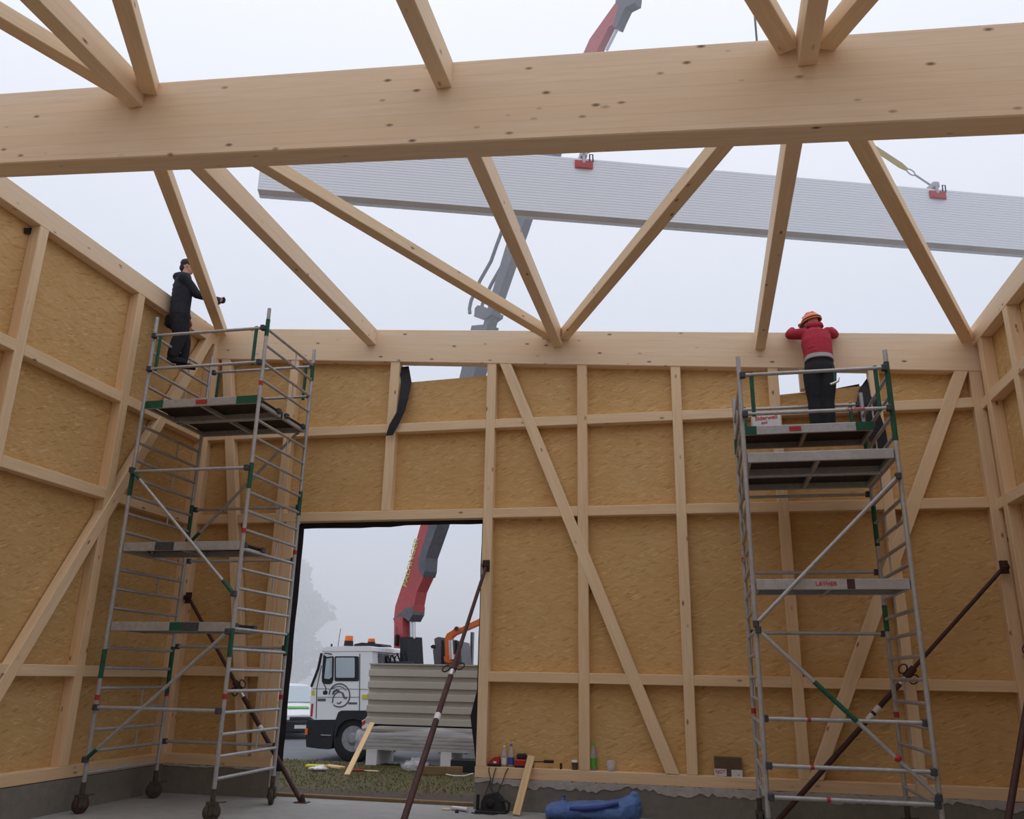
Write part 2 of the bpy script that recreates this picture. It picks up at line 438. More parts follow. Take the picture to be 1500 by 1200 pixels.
ribbon('membrane_strip', [(-2.955-.012*k/10+jr.uniform(-.006, .006), D+.17, 3.73-.33*k) for k in range(8)] + [(-3.02, D+.17, 1.1), (-2.99, D+.17, .8), (-2.955, D+.17, .5)], [.06]*8+[.10, .06, .04], FELT, wb)
ribbon('membrane_strip', [(x, D+.16, 3.72-.02*(1 if x < -4.3 else 0)+jr.uniform(-.006, .006)) for x in [-5.78+.237*k for k in range(13)]], .10, FELT, wb, (0, 0, 1))
fl = ribbon('membrane_flap', [at_y(592, 537, D+.10), at_y(595, 560, D+.04), at_y(591, 585, D-.03), at_y(587, 603, D-.05), at_y(577, 622, D-.07), at_y(570, 638, D-.08)], [.14, .16, .14, .12, .14, .10], FELT, wb, (1, .2, .1), .006)
ribbon('membrane_strip', [(1.52, D+.15, 5.33), (1.8, D+.15, 5.36), (2.0, D+.15, 5.385), (2.23, D+.15, 5.41)], [.06, .10, .12, .14], FELT, wb, (0, 0, 1))
ribbon('membrane_strip', [at_y(1275, 553, D+.12), at_y(1271, 570, D+.03), at_y(1270, 590, D-.02), at_y(1274, 610, D-.03), at_y(1283, 632, D-.035), at_y(1291, 658, D-.04)], [.08, .22, .26, .27, .25, .18], FELT, wb)
thr = timber('door_threshold', (-5.8, D+.25, .02), (-2.95, D+.25, .02), .08, .045, (0, 1, 0), OLDW, wb)

# ---- side walls
def side_wall(name, X, s, ystuds, ztop, zbot, brace):
    """s = +1 when the wall's outside lies towards -x"""
    w = thing(name, (X, 5, 0), kind='structure'); xo = X - s*DEP/2
    obj('plinth', MB().box((min(X, X-s*.3), YR, 0), (max(X, X-s*.3), D+.3, .36)), PLINTH, w)
    timber('sill_plate', (xo, YR, .435), (xo, D+.14, .435), .135, DEP, (0, 0, 1), WOOD, w)
    timber('top_plate', (xo, YR, (ztop+zbot)/2), (xo, D+.14, (ztop+zbot)/2), ztop-zbot, DEP, (0, 0, 1), GLULAM, w)
    for a, b in ystuds:
        timber('stud', (xo, (a+b)/2, .50), (xo, (a+b)/2, zbot), b-a, DEP, (0, 1, 0), WOOD if int(a*7) % 2 else WOOD_PALE, w)
    ys = sorted(ystuds)
    for (a0, b0), (a1, b1) in zip(ys, ys[1:]):
        zz = [.50]
        for g in (G3, G2, G1):
            timber('girt', (xo, b0, sum(g)/2-.03), (xo, a1, sum(g)/2-.03), g[1]-g[0], DEP, (0, 0, 1), WOOD_PALE, w)
            zz += [g[0]-.03, g[1]-.03]
        zz.append(zbot)
        if a0 < -.5: zz = [.5, zbot]
        for z0, z1 in zip(zz[::2], zz[1::2]):
            xf = X - s*DEP
            pts = [(xf, b0-.03, z0-.03), (xf, a1+.03, z0-.03), (xf, a1+.03, z1+.03), (xf, b0-.03, z1+.03)]
            osb_sheet('osb_panel', pts, w, .016, (-s, 0, 0), (0, 1, 0))
    if brace:
        p, q, bw = brace
        timber('diagonal_brace', (X-s*.055, *p), (X-s*.055, *q), .13, bw, (1, 0, 0), WOOD_PALE, w)
    return w
LST = [(11.28, 11.42), (9.335, 9.475), (7.465, 7.605), (5.59, 5.73), (3.72, 3.86), (1.85, 1.99), (-.02, .12), (-6, -5.86)]
wl = side_wall('wall_left', LX, 1, LST, 6.875, 6.60, ((11.18, 6.70), (7.70, .45), .155))
RST = [(11.40, 11.53), (11.06, 11.20), (10.07, 10.21), (8.2, 8.34), (6.33, 6.47), (4.46, 4.6), (2.6, 2.74), (.7, .84), (-6, -5.86)]
wr = side_wall('wall_right', RX, -1, RST, 6.13, 5.87, None)
# small gap with black membrane beside the top of a stud
obj('membrane_scrap', MB().prism([at_x(35, 334, LX-.13), at_x(46, 334, LX-.13), at_x(46, 344, LX-.13), at_x(36, 342, LX-.13)], (.012, 0, 0)), FELT, wl)
wrear = thing('wall_rear', (-1.9, YR, 0), kind='structure')
obj('osb_panel', MB().box((LX-.2, YR-.16, 0), (RX+.2, YR, 7.2)), OSB, wrear)

# ---- roof: glulam beams, purlins, diagonal braces
def beam(name, y0, y1, hgt, x0, x1, label, zb=None):
    o = thing(name, ((x0+x1)/2, (y0+y1)/2, roof((x0+x1)/2)), label, 'roof beam', 'glulam beams across the hall')
    p = Vector((x0, (y0+y1)/2, roof(x0)-hgt/2)); q = Vector((x1, (y0+y1)/2, roof(x1)-hgt/2))
    timber('glulam_beam', p, q, y1-y0, hgt, (0, 1, 0), GLULAM, o, c=.01)
    return o
YF0, YF1 = 5.57, 5.80
bk = beam('roof_beam', D-.012, D+.16, .53, LX-.15, RX+.15, 'shallower glulam roof beam lying along the top of the door wall', )
fr = beam('roof_beam', YF0, YF1, .785, LX-.15, RX+.15, 'deep knotty glulam roof beam spanning free across the hall with purlins fanning from it')
rr = beam('roof_beam', -.25-.115, -.25+.115, .785, LX-.15, RX+.15, 'deep glulam roof beam above the camera position, behind the nearest purlins')
PUR = [(-4.79, .15), (-1.875, .135), (.965, .135)]
NM = ['tall-side', 'middle', 'low-side']
PLAB = {(0, 0): 'straight purlin meeting the door wall just before the corner with the dark-clothed worker', (0, 1): 'steep middle purlin where three timbers join on the door wall', (0, 2): 'straight purlin meeting the door wall beside the worker in the orange helmet',
        (1, 0): 'steep middle one of three timbers at the tall end of the deep beam', (1, 1): 'lone purlin meeting the camera side of the deep beam at mid-span', (1, 2): 'middle of three timbers on the camera side of the deep beam above the helmeted worker'}
def purlin(p, q, w, h, label, name, cut=None):
    a = Vector((p[0], p[1], roof(p[0])-h/2-.004)); b = Vector((q[0], q[1], roof(q[0])-h/2-.004))
    o = timber(name, a, b, w, h, (1, 0, 0) if abs((b-a).x) < abs((b-a).y) else (0, 1, 0), GLULAM if name == 'purlin' else WOOD_PALE, None, c=.006)
    return o
for b, (ya, yb) in enumerate(((YF1, D), (-.13, YF0))):
    for i, (x, w) in enumerate(PUR):
        o = purlin((x, ya), (x, yb), w, .26, None, 'purlin')
        tag(o, PLAB[b, i], 'purlin', 'straight purlins between the roof beams')
DLAB = {0: ('diagonal roof brace running to the corner where the worker in dark clothes stands', (-4.95, YF1+.02), (-7.36, D-.06)),
        1: ('long slanting roof brace from the tall end of the deep beam to the central node', (-4.62, YF1+.02), (-1.98, D-.03)),
        2: ('roof brace slanting from the central node up to the timbers above the helmeted worker', (.83, YF1+.02), (-1.78, D-.03)),
        3: ('diagonal roof brace running to the low corner past the worker in the orange helmet', (1.10, YF1+.02), (3.58, D-.06)),
        4: ('flattest of three timbers at the camera side of the deep beam, towards the tall wall', (-4.92, YF0-.02), (-7.55, -.1)),
        5: ('steepest of three timbers at the tall end of the deep beam on its camera side', (-4.66, YF0-.02), (-1.98, -.1)),
        6: ('diagonal timber above the helmeted worker, leaning away from the low wall', (.83, YF0-.02), (-1.78, -.1)),
        7: ('diagonal timber above the helmeted worker, leaning towards the low wall', (1.10, YF0-.02), (3.72, -.1))}
for k, (lab, p, q) in DLAB.items():
    o = purlin(p, q, .145, .145, None, 'roof_brace'); tag(o, lab, 'roof brace', 'diagonal braces in the roof plane')

# ------------------------------------------------------------------ scaffold towers
def meshes_castor():
    return MB().path([(0, .0, .34), (0, 0, .21)], .03).box((-.045, -.06, .17), (.045, .06, .205)).box((-.045, -.05, .07), (-.035, .05, .18)).box((.035, -.05, .07), (.045, .05, .18)).tube((-.06, 0, .1), (.06, 0, .1), .014).box((-.02, .05, .19), (.02, .15, .2))
def tower(label, X0, X1, Y0, Y1, ztop, rungs, sleeves, bands, rails, diags, plats, link0, castmat, wheelmat, group):
    t = thing('scaffold_tower', ((X0+X1)/2, (Y0+Y1)/2, 0), label, 'scaffold', group)
    corners = [(X0, Y0), (X1, Y0), (X1, Y1), (X0, Y1)]
    for k, (x, y) in enumerate(corners):
        u = obj('upright', MB().tube((x, y, .29), (x, y, ztop[k]), .0255, 12), ALU, t)
        for a, b in sleeves[k]: obj('sleeve', MB().tube((x, y, a), (x, y, b), .029, 12), GREEN, u)
        for z in bands[k]: obj('red_band', MB().tube((x, y, z-.03), (x, y, z+.03), .0285, 12), REDP, u)
        c = obj('castor', meshes_castor(), castmat, t, Matrix.Translation((x, y, 0)) @ Matrix.Rotation(rnd.uniform(-1, 1), 4, 'Z'))
        w = MB().lathe([(.03, -.03), (.085, -.028), (.1, -.018), (.1, .018), (.085, .028), (.03, .03)], (0, 0, .1), (1, 0, 0), 20)
        obj('wheel', w, wheelmat if k == 0 else CASTOR, c, c.matrix_basis.copy())
    ln = Y1-Y0
    rm = MB().tube((0, .02, 0), (0, ln-.02, 0), .020, 10).mesh('rung', ALU)
    lm = MB().tube((0, 0, 0), (0, 0, .2365), .010, 8).mesh('link', ALU)
    cl = MB().cbox((-.03, -.035, -.035), (.03, .035, .035), .008).mesh('clamp', DARKC)
    for x in (X0, X1):
        for k, z in enumerate(rungs):
            obj('rung', rm, ALU, t, Matrix.Translation((x, Y0, z)))
            if k % 2 == link0 and k+1 < len(rungs): obj('link', lm, ALU, t, Matrix.Translation((x, Y0+ln*.62, z)))
    for y, z, kind in rails:
        o = obj('guard_rail' if kind else 'ledger', MB().tube((X0+.04, y, z), (X1-.04, y, z), .021, 10), ALU, t)
        for x in (X0, X1):
            obj('clamp', cl, DARKC, o, Matrix.Translation((x + (.035 if x == X0 else -.035), y, z)))
        if kind == 'pair':
            pass
    for (xa, y, za), (xb, _, zb), gr in diags:
        o = obj('diagonal_brace', MB().tube((xa, y, za), (xb, y, zb), .021, 10), ALU, t)
        a, b = Vector((xa, y, za)), Vector((xb, y, zb))
        for f0, f1 in gr: obj('green_end', MB().tube(a.lerp(b, f0), a.lerp(b, f1), .0245, 10), GREEN, o)
        for p in (a, b): obj('clamp', cl, DARKC, o, Matrix.Translation(p))
    for z, y0, y1, caps in plats:
        p = MB(); x0, x1 = X0+.03, X1-.03
        p.cbox((x0, y0, z-.055), (x1, y0+.035, z+.055), .005).cbox((x0, y1-.035, z-.055), (x1, y1, z+.055), .005)
        for x in (x0, x0+(x1-x0)*.48, x1-.04): p.box((x, y0+.035, z-.05), (x+.04, y1-.035, z-.005))
        o = obj('platform', p, ALU, t)
        obj('deck', MB().box((x0+.01, y0+.035, z+.02), (x1-.01, y1-.035, z+.04)), DECK, o)
        for hx in (x0-.035, x1):
            for hy in (y0+.05, y1-.13): obj('hook', MB().cbox((hx, hy, z-.02), (hx+.035, hy+.08, z+.05)), DARKC, o)
        for a, b, mat in caps:
            obj('end_cap' if mat is not REDP else 'red_label', MB().box((x0+(x1-x0)*a, y0-.006, z-.05 if mat is not REDP else z-.028), (x0+(x1-x0)*b, y0, z+.052 if mat is not REDP else z+.03)), mat, o)
    return t
def guard_posts(t, X0, X1, y, z0, z1):
    for x in (X0+.13, X1-.13):
        obj('guard_post', MB().cbox((x-.022, y-.012, z0-.03), (x+.022, y+.012, z1+.03), .005), GREEN, t)
# tower in the tall corner
lx0, lx1, ly0, ly1 = -7.165, -5.475, 9.45, 10.86
rl = [.44+.2368*k for k in range(19)] + [5.25, 5.49, 5.74, 5.97]
SLV = [(1.5, 1.84), (3.75, 4.12)]
tl = tower('tall aluminium scaffold tower beside the door, in the corner where the dark-clothed worker stands', lx0, lx1, ly0, ly1, (6.26, 6.26, 6.22, 6.22), rl,
           [SLV, [(1.77, 2.10), (3.80, 4.13), (5.86, 6.10)], [(1.82, 2.12), (3.72, 4.06), (5.72, 6.0)], [(1.30, 1.92), (3.35, 3.9)]], [(1.28,), (1.33, 3.27, 5.20), (1.3, 3.2), (1.3,)],
           [(ly0-.045, 5.965, 1), (ly0-.045, 5.48, 1), (ly0-.045, 4.06, 0), (ly0-.045, 1.17, 0), (ly1+.045, 5.97, 1), (ly1+.045, 5.50, 1), (ly1+.045, 3.845, 0), (ly1+.045, 3.10, 0), (ly1+.045, 1.925, 0), (ly1+.045, .70, 0)],
           [((lx0+.02, ly0-.05, 4.08), (lx1-.01, 0, 2.50), [(.0, .08), (.90, 1.0)]), ((lx1-.03, ly0-.05, 2.06), (lx0+.01, 0, .59), [(.92, 1.0)]), ((lx1-.1, ly1+.05, 5.02), (lx0+.02, 0, 3.38), [(.0, .05), (.92, 1.0)])],
           [(4.985, ly0, ly0+.67, [(.0, .16, GREEN), (.46, .56, REDP), (.82, 1.0, GREEN)]), (4.985, ly0+.72, ly1, [(.0, .06, DARKC), (.94, 1.0, DARKC)]),
            (3.09, ly0, ly0+.64, [(.28, .44, DARKC)]), (2.115, ly0, ly0+.64, [(.50, .60, GREEN), (.60, .74, DARKC)])], 1, CASTOR, RUST, 'scaffold towers')
for y in (ly0-.045, ly1+.045): guard_posts(tl, lx0, lx1, y, 5.48, 5.965)
# tower under the low eaves
rx0, rx1, ry0, ry1 = .545, 2.12, 9.4, 10.95
rr_ = [.52+.2275*k for k in range(20)]
tr = tower('aluminium scaffold tower under the low eaves carrying the worker in the red top', rx0, rx1, ry0, ry1, (5.16, 5.14, 5.16, 5.16), rr_,
           [[], [(4.10, 5.0)], [(2.2, 2.5), (3.2, 3.7), (4.4, 4.7)], [(4.4, 4.6)]], [(), (), (1.28,), (1.28, 3.05)],
           [(ry0-.045, 4.92, 1), (ry0-.045, 4.455, 1), (ry1+.045, 5.02, 1), (ry1+.045, 4.62, 1), (ry1+.045, 3.85, 0), (ry1+.045, 2.895, 0), (ry1+.045, 2.175, 0), (ry0+.045, 1.255, 0), (ry0-.045, .82, 0), (ry0-.045, .535, 0)],
           [((rx0+.0, ry0-.05, 2.18), (rx1-.03, 0, 3.70), []), ((rx0+.02, ry0-.05, 2.12), (rx1-.02, 0, .60), [(.33, .57)])],
           [(4.52, 10.25, ry1, [(.0, .12, GREEN), (.37, .46, REDP), (.87, 1.0, GREEN)]), (3.965, ry0, ry0+.68, []), (3.965, ry0+.76, ry1-.05, []), (2.587, ry0, ry0+.62, [(.60, .65, RUST)])], 0, CASTOR, CASTOR, 'scaffold towers')
guard_posts(tr, rx0, rx1, ry0-.045, 4.455, 4.92); guard_posts(tr, rx0, rx1, ry1+.045, 4.62, 5.02)
for f, y, z in ((.28, ry0-.048, 1.255), (.27, ry0-.048, .82), (.35, ry0-.048, .535)):
    obj('red_band', MB().tube((rx0+(rx1-rx0)*f, y+(.093 if z > 1 else 0), z), (rx0+(rx1-rx0)*f+.035, y+(.093 if z > 1 else 0), z), .0235, 10), REDP, tr)
obj('red_knob', MB().ball((1.78, ry0-.05, .93), .036), REDP, tr)

def lettering(name, txt, size, mat, M, parent, depth=.002, bold=True):
    cu = bpy.data.curves.new(name, 'FONT'); cu.body = txt; cu.size = size; cu.extrude = depth; cu.align_x = 'CENTER'; cu.align_y = 'CENTER'
    if bold: cu.offset = size*.012
    to = bpy.data.objects.new(name, cu); COL.objects.link(to)
    dg = bpy.context.evaluated_depsgraph_get(); me = bpy.data.meshes.new_from_object(to.evaluated_get(dg)); bpy.data.objects.remove(to)
    me.materials.clear(); me.materials.append(mat); me.name = name
    return obj(name, me, mat, parent, M)
def facing(x, y, z, tilt=0):      # lettering on an upright face that looks towards -y
    return Matrix.Translation((x, y, z)) @ Matrix.Rotation(math.pi/2, 4, 'X') @ Matrix.Rotation(tilt, 4, 'Z')
lettering('lettering', 'LAYHER', .052, TEXTR, facing(1.75, ry0-.068, 4.455), tr)
lettering('lettering', 'LAYHER', .06, TEXTR, facing(1.28, ry0-.004, 2.59), tr)

# ------------------------------------------------------------------ brown push-pull props
def prop(name, head, foot, label, f=.55, lab=None, headn=(0, -1, 0)):
    a = Vector(head); b = Vector(foot); d = (b-a).normalized()
    t = thing('push_pull_prop', b, label, 'prop', 'steel props bracing the walls')
    m1 = a.lerp(b, f)
    obj('inner_tube', MB().tube(a+d*.06, m1, .024, 12), RUST, t)
    obj('outer_tube', MB().tube(m1-d*.02, b-d*.05, .031, 12), RUST, t)
    obj('chrome_thread', MB().tube(m1+d*.06, m1+d*.16, .0325, 12), CHROME, t)
    nut = MB().tube(m1-d*.10, m1+d*.06, .042, 8)
    s = d.cross(Vector((0, 1, .3))).normalized()
    for sg in (-1, 1):
        c = m1 + s*(.085*sg); ring = [c + s*(.045*math.cos(k*math.pi/5)) + d*(.06*math.sin(k*math.pi/5)) for k in range(11)]
        nut.path(ring, .009, 6)
    obj('adjusting_nut', nut, RUST, t)
    n = Vector(headn)
    h = MB().cbox((-.05, -.012, -.08), (.05, .0, .08), .004).box((-.04, -.07, -.03), (-.03, -.01, .03)).box((.03, -.07, -.03), (.04, -.01, .03)).tube((-.05, -.05, 0), (.05, -.05, 0), .012)
    obj('head_plate', h, RUST, t, Matrix.Translation(a) @ n.to_track_quat('-Y', 'Z').to_matrix().to_4x4())
    obj('foot_plate', MB().cbox((-.09, -.07, 0), (.09, .07, .012), .004).prism([(-.045, -.02, .012), (.045, -.02, .012), (0, -.02, .11)], (0, .008, 0)).prism([(-.045, .02, .012), (.045, .02, .012), (0, .02, .11)], (0, -.008, 0)).tube((0, -.04, .05), (0, .04, .05), .012), RUST, t, Matrix.Translation(b))
    if lab:
        for k in lab:
            p0 = a.lerp(b, k); obj('label', MB().tube(p0, p0+d*.09, .0345, 12), WHITE, t)
    return t
prop('p', (-7.36, D-.01, 2.63), (-5.19, 11.16, 0), 'brown steel prop slanting from the tall corner down to the door opening', .47, (.655,))  # no label on this prop: white ring added to stand for bare chrome
foot2 = at_z(560, 1299, 0)
prop('p', (-2.865, D-.005, 3.06), foot2, 'brown steel prop fixed beside the door and slanting out onto the slab', .445, (.60,))
foot3 = Vector((.66, 11.12, 0))
prop('p', (3.585, 11.30, 2.98), foot3, 'brown steel prop slanting behind the scaffold tower with the red-topped worker', .42, (.545, .575))
prop('p', (RX-.01, 10.14, 2.75), at_z(1462, 1290, 0), 'brown steel prop leaning on the low side wall, seen only near the floor', .3, None, (-1, 0, 0))

# ------------------------------------------------------------------ outdoors
def gz(y):                                                   # the plot falls away from the slab
    return -.12 if y < 17.7 else -.12 - .35*min(1, (y-17.7)/1.5)
gm = MB(); xs = [-60+4*i for i in range(31)]; ys = [11.69, 12.4, 13, 14, 15, 16, 17, 17.7, 18.2, 18.7, 19.2]
vs = [(x, y, gz(y)) for y in ys for x in xs]; nx = len(xs)
gm.add(vs, [(j*nx+i, j*nx+i+1, (j+1)*nx+i+1, (j+1)*nx+i) for j in range(len(ys)-1) for i in range(nx-1)])
tag(obj('grass_ground', gm, GRASSG), kind='structure')
tag(obj('road', MB().prism([(-90, 19.1, -.455), (90, 19.1, -.455), (90, 140, -.46), (-90, 140, -.46)], (0, 0, -.1)), ROAD), kind='structure')
tag(obj('earth_strip', MB().prism([(-7.5, D+.3, -.10), (-2.0, D+.3, -.10), (-2.0, 13.3, -.112), (-4.2, 13.7, -.112), (-7.5, 13.2, -.112)], (0, 0, -.08)), EARTH), kind='structure')
gr = MB(); r2 = random.Random(5)
for k in range(9000):
    y = 12.5 + 5.6*r2.random()**1.1; x = -9.5+7.5*r2.random()
    if y < 13.9 and r2.random() < 1.3-(y-12.5)*.8: continue
    h = r2.uniform(.015, .042); a = r2.uniform(0, 6.3); w = .012; z = gz(y)
    dx, dy = math.cos(a)*w, math.sin(a)*w; lx, ly = r2.uniform(-.03, .03), r2.uniform(-.03, .03)
    gr.add([(x-dx, y-dy, z-.01), (x+dx, y+dy, z-.01), (x+lx, y+ly, z+h)], [(0, 1, 2)])
tag(obj('grass', gr, GRASS), 'short worn grass between the door and the road', 'grass', kind='stuff')

# ---- lorry with loader crane
TY = 21.0; TG = -.47
def T(px, py, y=TY): return at_y(px, py, y)
tk = thing('crane_lorry', (-8.6, TY+1.1, TG), 'white cab lorry with a red loader crane standing outside the door', 'lorry')
side = [(472.5, 953), (475, 950.5), (545, 949.5), (546, 1000), (545.5, 1041), (500, 1041), (495.5, 1043.5), (491.5, 1054.5), (460.5, 1054.5), (453.5, 1050), (455.5, 1006), (471.5, 957)]
cabp = [T(*p) for p in side]
obj('cab', MB().prism(cabp, (0, 2.3, 0)), WHITEP, tk)
rf = [T(*p) for p in ((471, 954), (474, 950), (479, 947.5), (540, 946.5), (546, 948), (547.5, 954))]
obj('cab_roof', MB().prism([p+Vector((0, -.02, 0)) for p in rf], (0, 2.34, 0)), WHITEP, tk)
def decal(name, pts, mat, par, y=TY-.006, th=.006): return obj(name, MB().prism([T(*p, y) for p in pts], (0, th, 0)), mat, par)
def rrect(x0, y0, x1, y1, r=2.2, n=4):
    o = []
    for cx, cy, a0 in ((x1-r, y0+r, -90), (x1-r, y1-r, 0), (x0+r, y1-r, 90), (x0+r, y0+r, 180)):
        for k in range(n+1):
            a = math.radians(a0+90*k/n); o.append((cx+r*math.cos(a), cy+r*math.sin(a)))
    return o
w = decal('door_window', rrect(490, 961.5, 525.5, 998), DARKP, tk, TY-.012, .012)
obj('pane', MB().prism([T(*p, TY-.016) for p in rrect(492, 963.5, 519.5, 993, 1.6)], (0, .004, 0)), GLASS, w)
w = decal('quarter_window', [(474.5, 963), (488, 961.5), (489, 964), (488.3, 996), (486, 1001), (483, 1002.5), (475.5, 1002), (471.5, 999), (471.3, 992)], DARKP, tk, TY-.012, .012)
obj('pane', MB().prism([T(*p, TY-.016) for p in [(478, 965), (486.5, 963.5), (486, 992), (482, 995), (475, 994)]], (0, .004, 0)), GLASS, w)
ws = [T(471.5, 957), T(456.2, 1004)]
obj('windscreen', MB().prism([ws[0]+Vector((-.03, .12, -.06)), ws[1]+Vector((-.03, .12, .05)), ws[1]+Vector((-.03, 2.18, .05)), ws[0]+Vector((-.03, 2.18, -.06))], (.03, 0, .01)), GLASS, tk)
rx = cabp[2].x
rw = obj('rear_window', MB().box((rx+.0, TY+.35, 1.55), (rx+.02, TY+1.95, 2.05)), DARKP, tk)
obj('pane', MB().box((rx+.02, TY+.42, 1.60), (rx+.026, TY+1.88, 2.0)), GLASS, rw)
def line(name, pts, w, mat=DRAIN, par=tk, y=TY-.004):
    return obj(name, MB().path([T(*p, y) for p in pts], w, 6), mat, par)
line('door_seam', [(463, 1053), (464, 1008), (471, 975)], .012); line('door_seam', [(526.5, 1041), (527, 958)], .012)
line('body_crease', [(465, 1021.5), (526, 1021.5)], .006); line('body_crease', [(458, 1009), (540, 1010)], .006)
line('windscreen_pillar', [(471, 957), (466, 980), (456, 1006)], .035, DARKP)
# round badge with the drawn horse head
em = [(497.2+15.2*math.cos(math.radians(a)), 1018.8-17.0*math.sin(math.radians(a))) for a in range(-125, 178, 12)]
bd = line('door_emblem', em, .016)
for pts, wd in (([(486, 1009), (491, 1006.5), (497, 1005.5), (503, 1007.5), (507, 1012)], .010), ([(487.5, 1017), (489, 1013), (493, 1011.3), (497, 1012.5)], .026),
                ([(487, 1030), (488, 1022), (490.5, 1017), (495, 1014), (500, 1014), (503, 1018), (505, 1023), (507, 1024), (508, 1021)], .016), ([(493.5, 1029.5), (496.5, 1031), (500, 1028)], .016), ([(501.5, 1015), (505, 1023)], .026)):
    line('emblem_stroke', pts, wd, DRAIN, bd)
decal('badge', [(465, 1023.5), (477, 1023.5), (477, 1027.5), (465, 1027.5)], DRAIN, tk); decal('badge', [(510, 1029), (523, 1029), (523, 1032), (510, 1032)], DRAIN, tk)
decal('sticker', [(456.5, 1011.5), (461, 1011.5), (461, 1019), (456.3, 1019)], YELLOW, tk); decal('sticker', [(530, 1018), (538, 1018), (538, 1024), (530, 1024)], YELLOW, tk, TY-.03, .02)
decal('marker', [(456, 1031), (459, 1031), (457.5, 1050), (454.5, 1050)], REDPL, tk)
bm = [T(*p) for p in ((453, 1054), (461, 1055.5), (491, 1055.5), (489, 1072), (486, 1094), (481, 1098), (466, 1097), (455, 1095.5), (448.5, 1094.5), (447.5, 1075), (449, 1058))]
bmp = obj('bumper', MB().prism(bm, (0, 2.3, 0)), DARKP, tk)
decal('indicator', [(447, 1067), (450.5, 1067), (450, 1076.5), (446.8, 1076.5)], BEACON, tk, TY-.03, .03)
line('step_edge', [(470, 1077), (485, 1077.5)], .012, ALU)
wa = [T(*p, TY-.05) for p in ((489, 1078), (491, 1056), (495, 1045), (500, 1041.5), (548, 1041), (548, 1056), (541, 1062), (530, 1056), (517, 1053), (505, 1056), (496, 1064), (491, 1080))]
obj('wheel_arch', MB().prism(wa, (0, .5, 0)), DARKP, tk)
cc = T(516.5, 1086.5); R_ = .56
def wheel(name, c, par):
    w = MB().lathe([(.30, 0), (.50, -.02), (R_-.02, .02), (R_, .07), (R_, .25), (R_-.04, .30), (.3, .30)], c, (0, 1, 0), 36)
    o = obj(name, w, RUBBER, par)
    h = MB().lathe([(.30, -.005), (.30, .02), (.25, .05), (.16, .05), (.14, -.03), (.10, -.05), (.09, -.06)], c, (0, 1, 0), 28)
    h = obj('hub', h, HUBG, o)
    for k in range(10):
        a = k*math.pi/5; obj('wheel_nut', MB().tube(c+Vector((.185*math.cos(a), .03, .185*math.sin(a))), c+Vector((.185*math.cos(a), .07, .185*math.sin(a))), .025, 6), DARKC, o)
    return o
wheel('wheel', Vector((cc.x, TY+.02, TG+R_)), tk); wheel('wheel', Vector((cc.x, TY+1.95, TG+R_)), tk); wheel('wheel', Vector((cc.x+3.9, TY+.02, TG+R_)), tk)
obj('chassis', MB().box((cc.x-.3, TY+.7, .25), (cc.x+6.5, TY+1.6, .55)), DARKP, tk)
obj('load_bed', MB().box((rx+1.3, TY+.05, .55), (cc.x+6.6, TY+2.25, .72)), CRANEG, tk)
mk = decal('hazard_board', [(530, 1056), (540, 1050), (540, 1075), (530, 1079)], WHITE, tk, TY-.06, .02)
obj('stripe', MB().prism([T(*p, TY-.064) for p in ((530, 1058), (540, 1051), (540, 1057), (530, 1064))], (0, .004, 0)), REDPL, mk); obj('stripe', MB().prism([T(*p, TY-.064) for p in ((530, 1072), (540, 1065), (540, 1071), (530, 1078))], (0, .004, 0)), REDPL, mk)
m1 = obj('mirror', MB().cbox(T(472, 985, TY-.32), T(477.5, 961, TY-.16), .02), DARKP, tk)
obj('mirror_arm', MB().path([T(474, 961, TY-.2), T(476, 957, TY-.1), T(486, 958.5, TY)], .014, 6).path([T(472.5, 985, TY-.2), T(473, 1000, TY-.1), T(477.5, 1008, TY-.2), T(477, 1013, TY-.2)], .014, 6), DARKP, m1)
obj('mirror', MB().cbox(T(472.2, 1018, TY-.32), T(480.5, 1012, TY-.16), .02), DARKP, tk)
for (x0, y0, x1, y1), dy in (((504.5, 931.5, 516.5, 946.5), .4), ((538.5, 935.5, 549, 946), 1.4)):
    c0 = T((x0+x1)/2, y1, TY+dy); hh = (T((x0+x1)/2, y0, TY+dy)-c0).length; rr0 = (T(x1, y1, TY+dy)-T(x0, y1, TY+dy)).length/2
    b = obj('beacon_base', MB().lathe([(rr0*1.1, 0), (rr0, hh*.5)], c0, n=14), DARKP, tk)
    obj('beacon_lens', MB().lathe([(rr0*.95, hh*.5), (rr0*.9, hh*.95), (rr0*.6, hh)], c0, n=14), BEACON, b)
obj('roof_hatch', MB().prism([T(*p, TY+.9) for p in ((518, 946.5), (519, 943.8), (530, 941.5), (557, 943.5), (559, 946.5))], (0, .8, 0)), DARKP, tk)
line('aerial', [(495, 948), (499, 921)], .008, DARKP, tk, TY+.3); obj('roof_lamp', MB().cbox(T(484, 947.5, TY+.3), T(487.5, 943.5, TY+.4), .01), DARKP, tk)
# crane: everything lies along the upright plane of its boom
CP = at_y(596, 945, 22.15); TIP = Vector((1.75, 15.35, 0)); cd = Vector((TIP.x-CP.x, TIP.y-CP.y, 0)).normalized(); cn = Vector((-cd.y, cd.x, 0))
def K(px, py): return at_plane(px, py, CP, cn)
def flat(name, pts, w, mat, par=None, off=0):
    return obj(name, MB().prism([K(*p)+cn*(off-w/2) for p in pts], cn*w), mat, par or tk)
obj('crane_base', MB().cbox((CP.x-.75, CP.y-.6, .6), (CP.x+.35, CP.y+.5, 1.95), .05), DARKP, tk)
obj('valve_bank', MB().cbox((CP.x-.9, CP.y-.75, 1.45), (CP.x-.35, CP.y-.35, 2.15), .03), CRANEG, tk)
hs = MB()
for k in range(7):
    a = Vector((CP.x-.85+.12*k, CP.y-.5, 1.8)); hs.path([a, a+Vector((.05, -.15, .25)), a+Vector((.2, -.1, .1+.05*k)), a+Vector((.35, .1, -.1))], .022, 6)
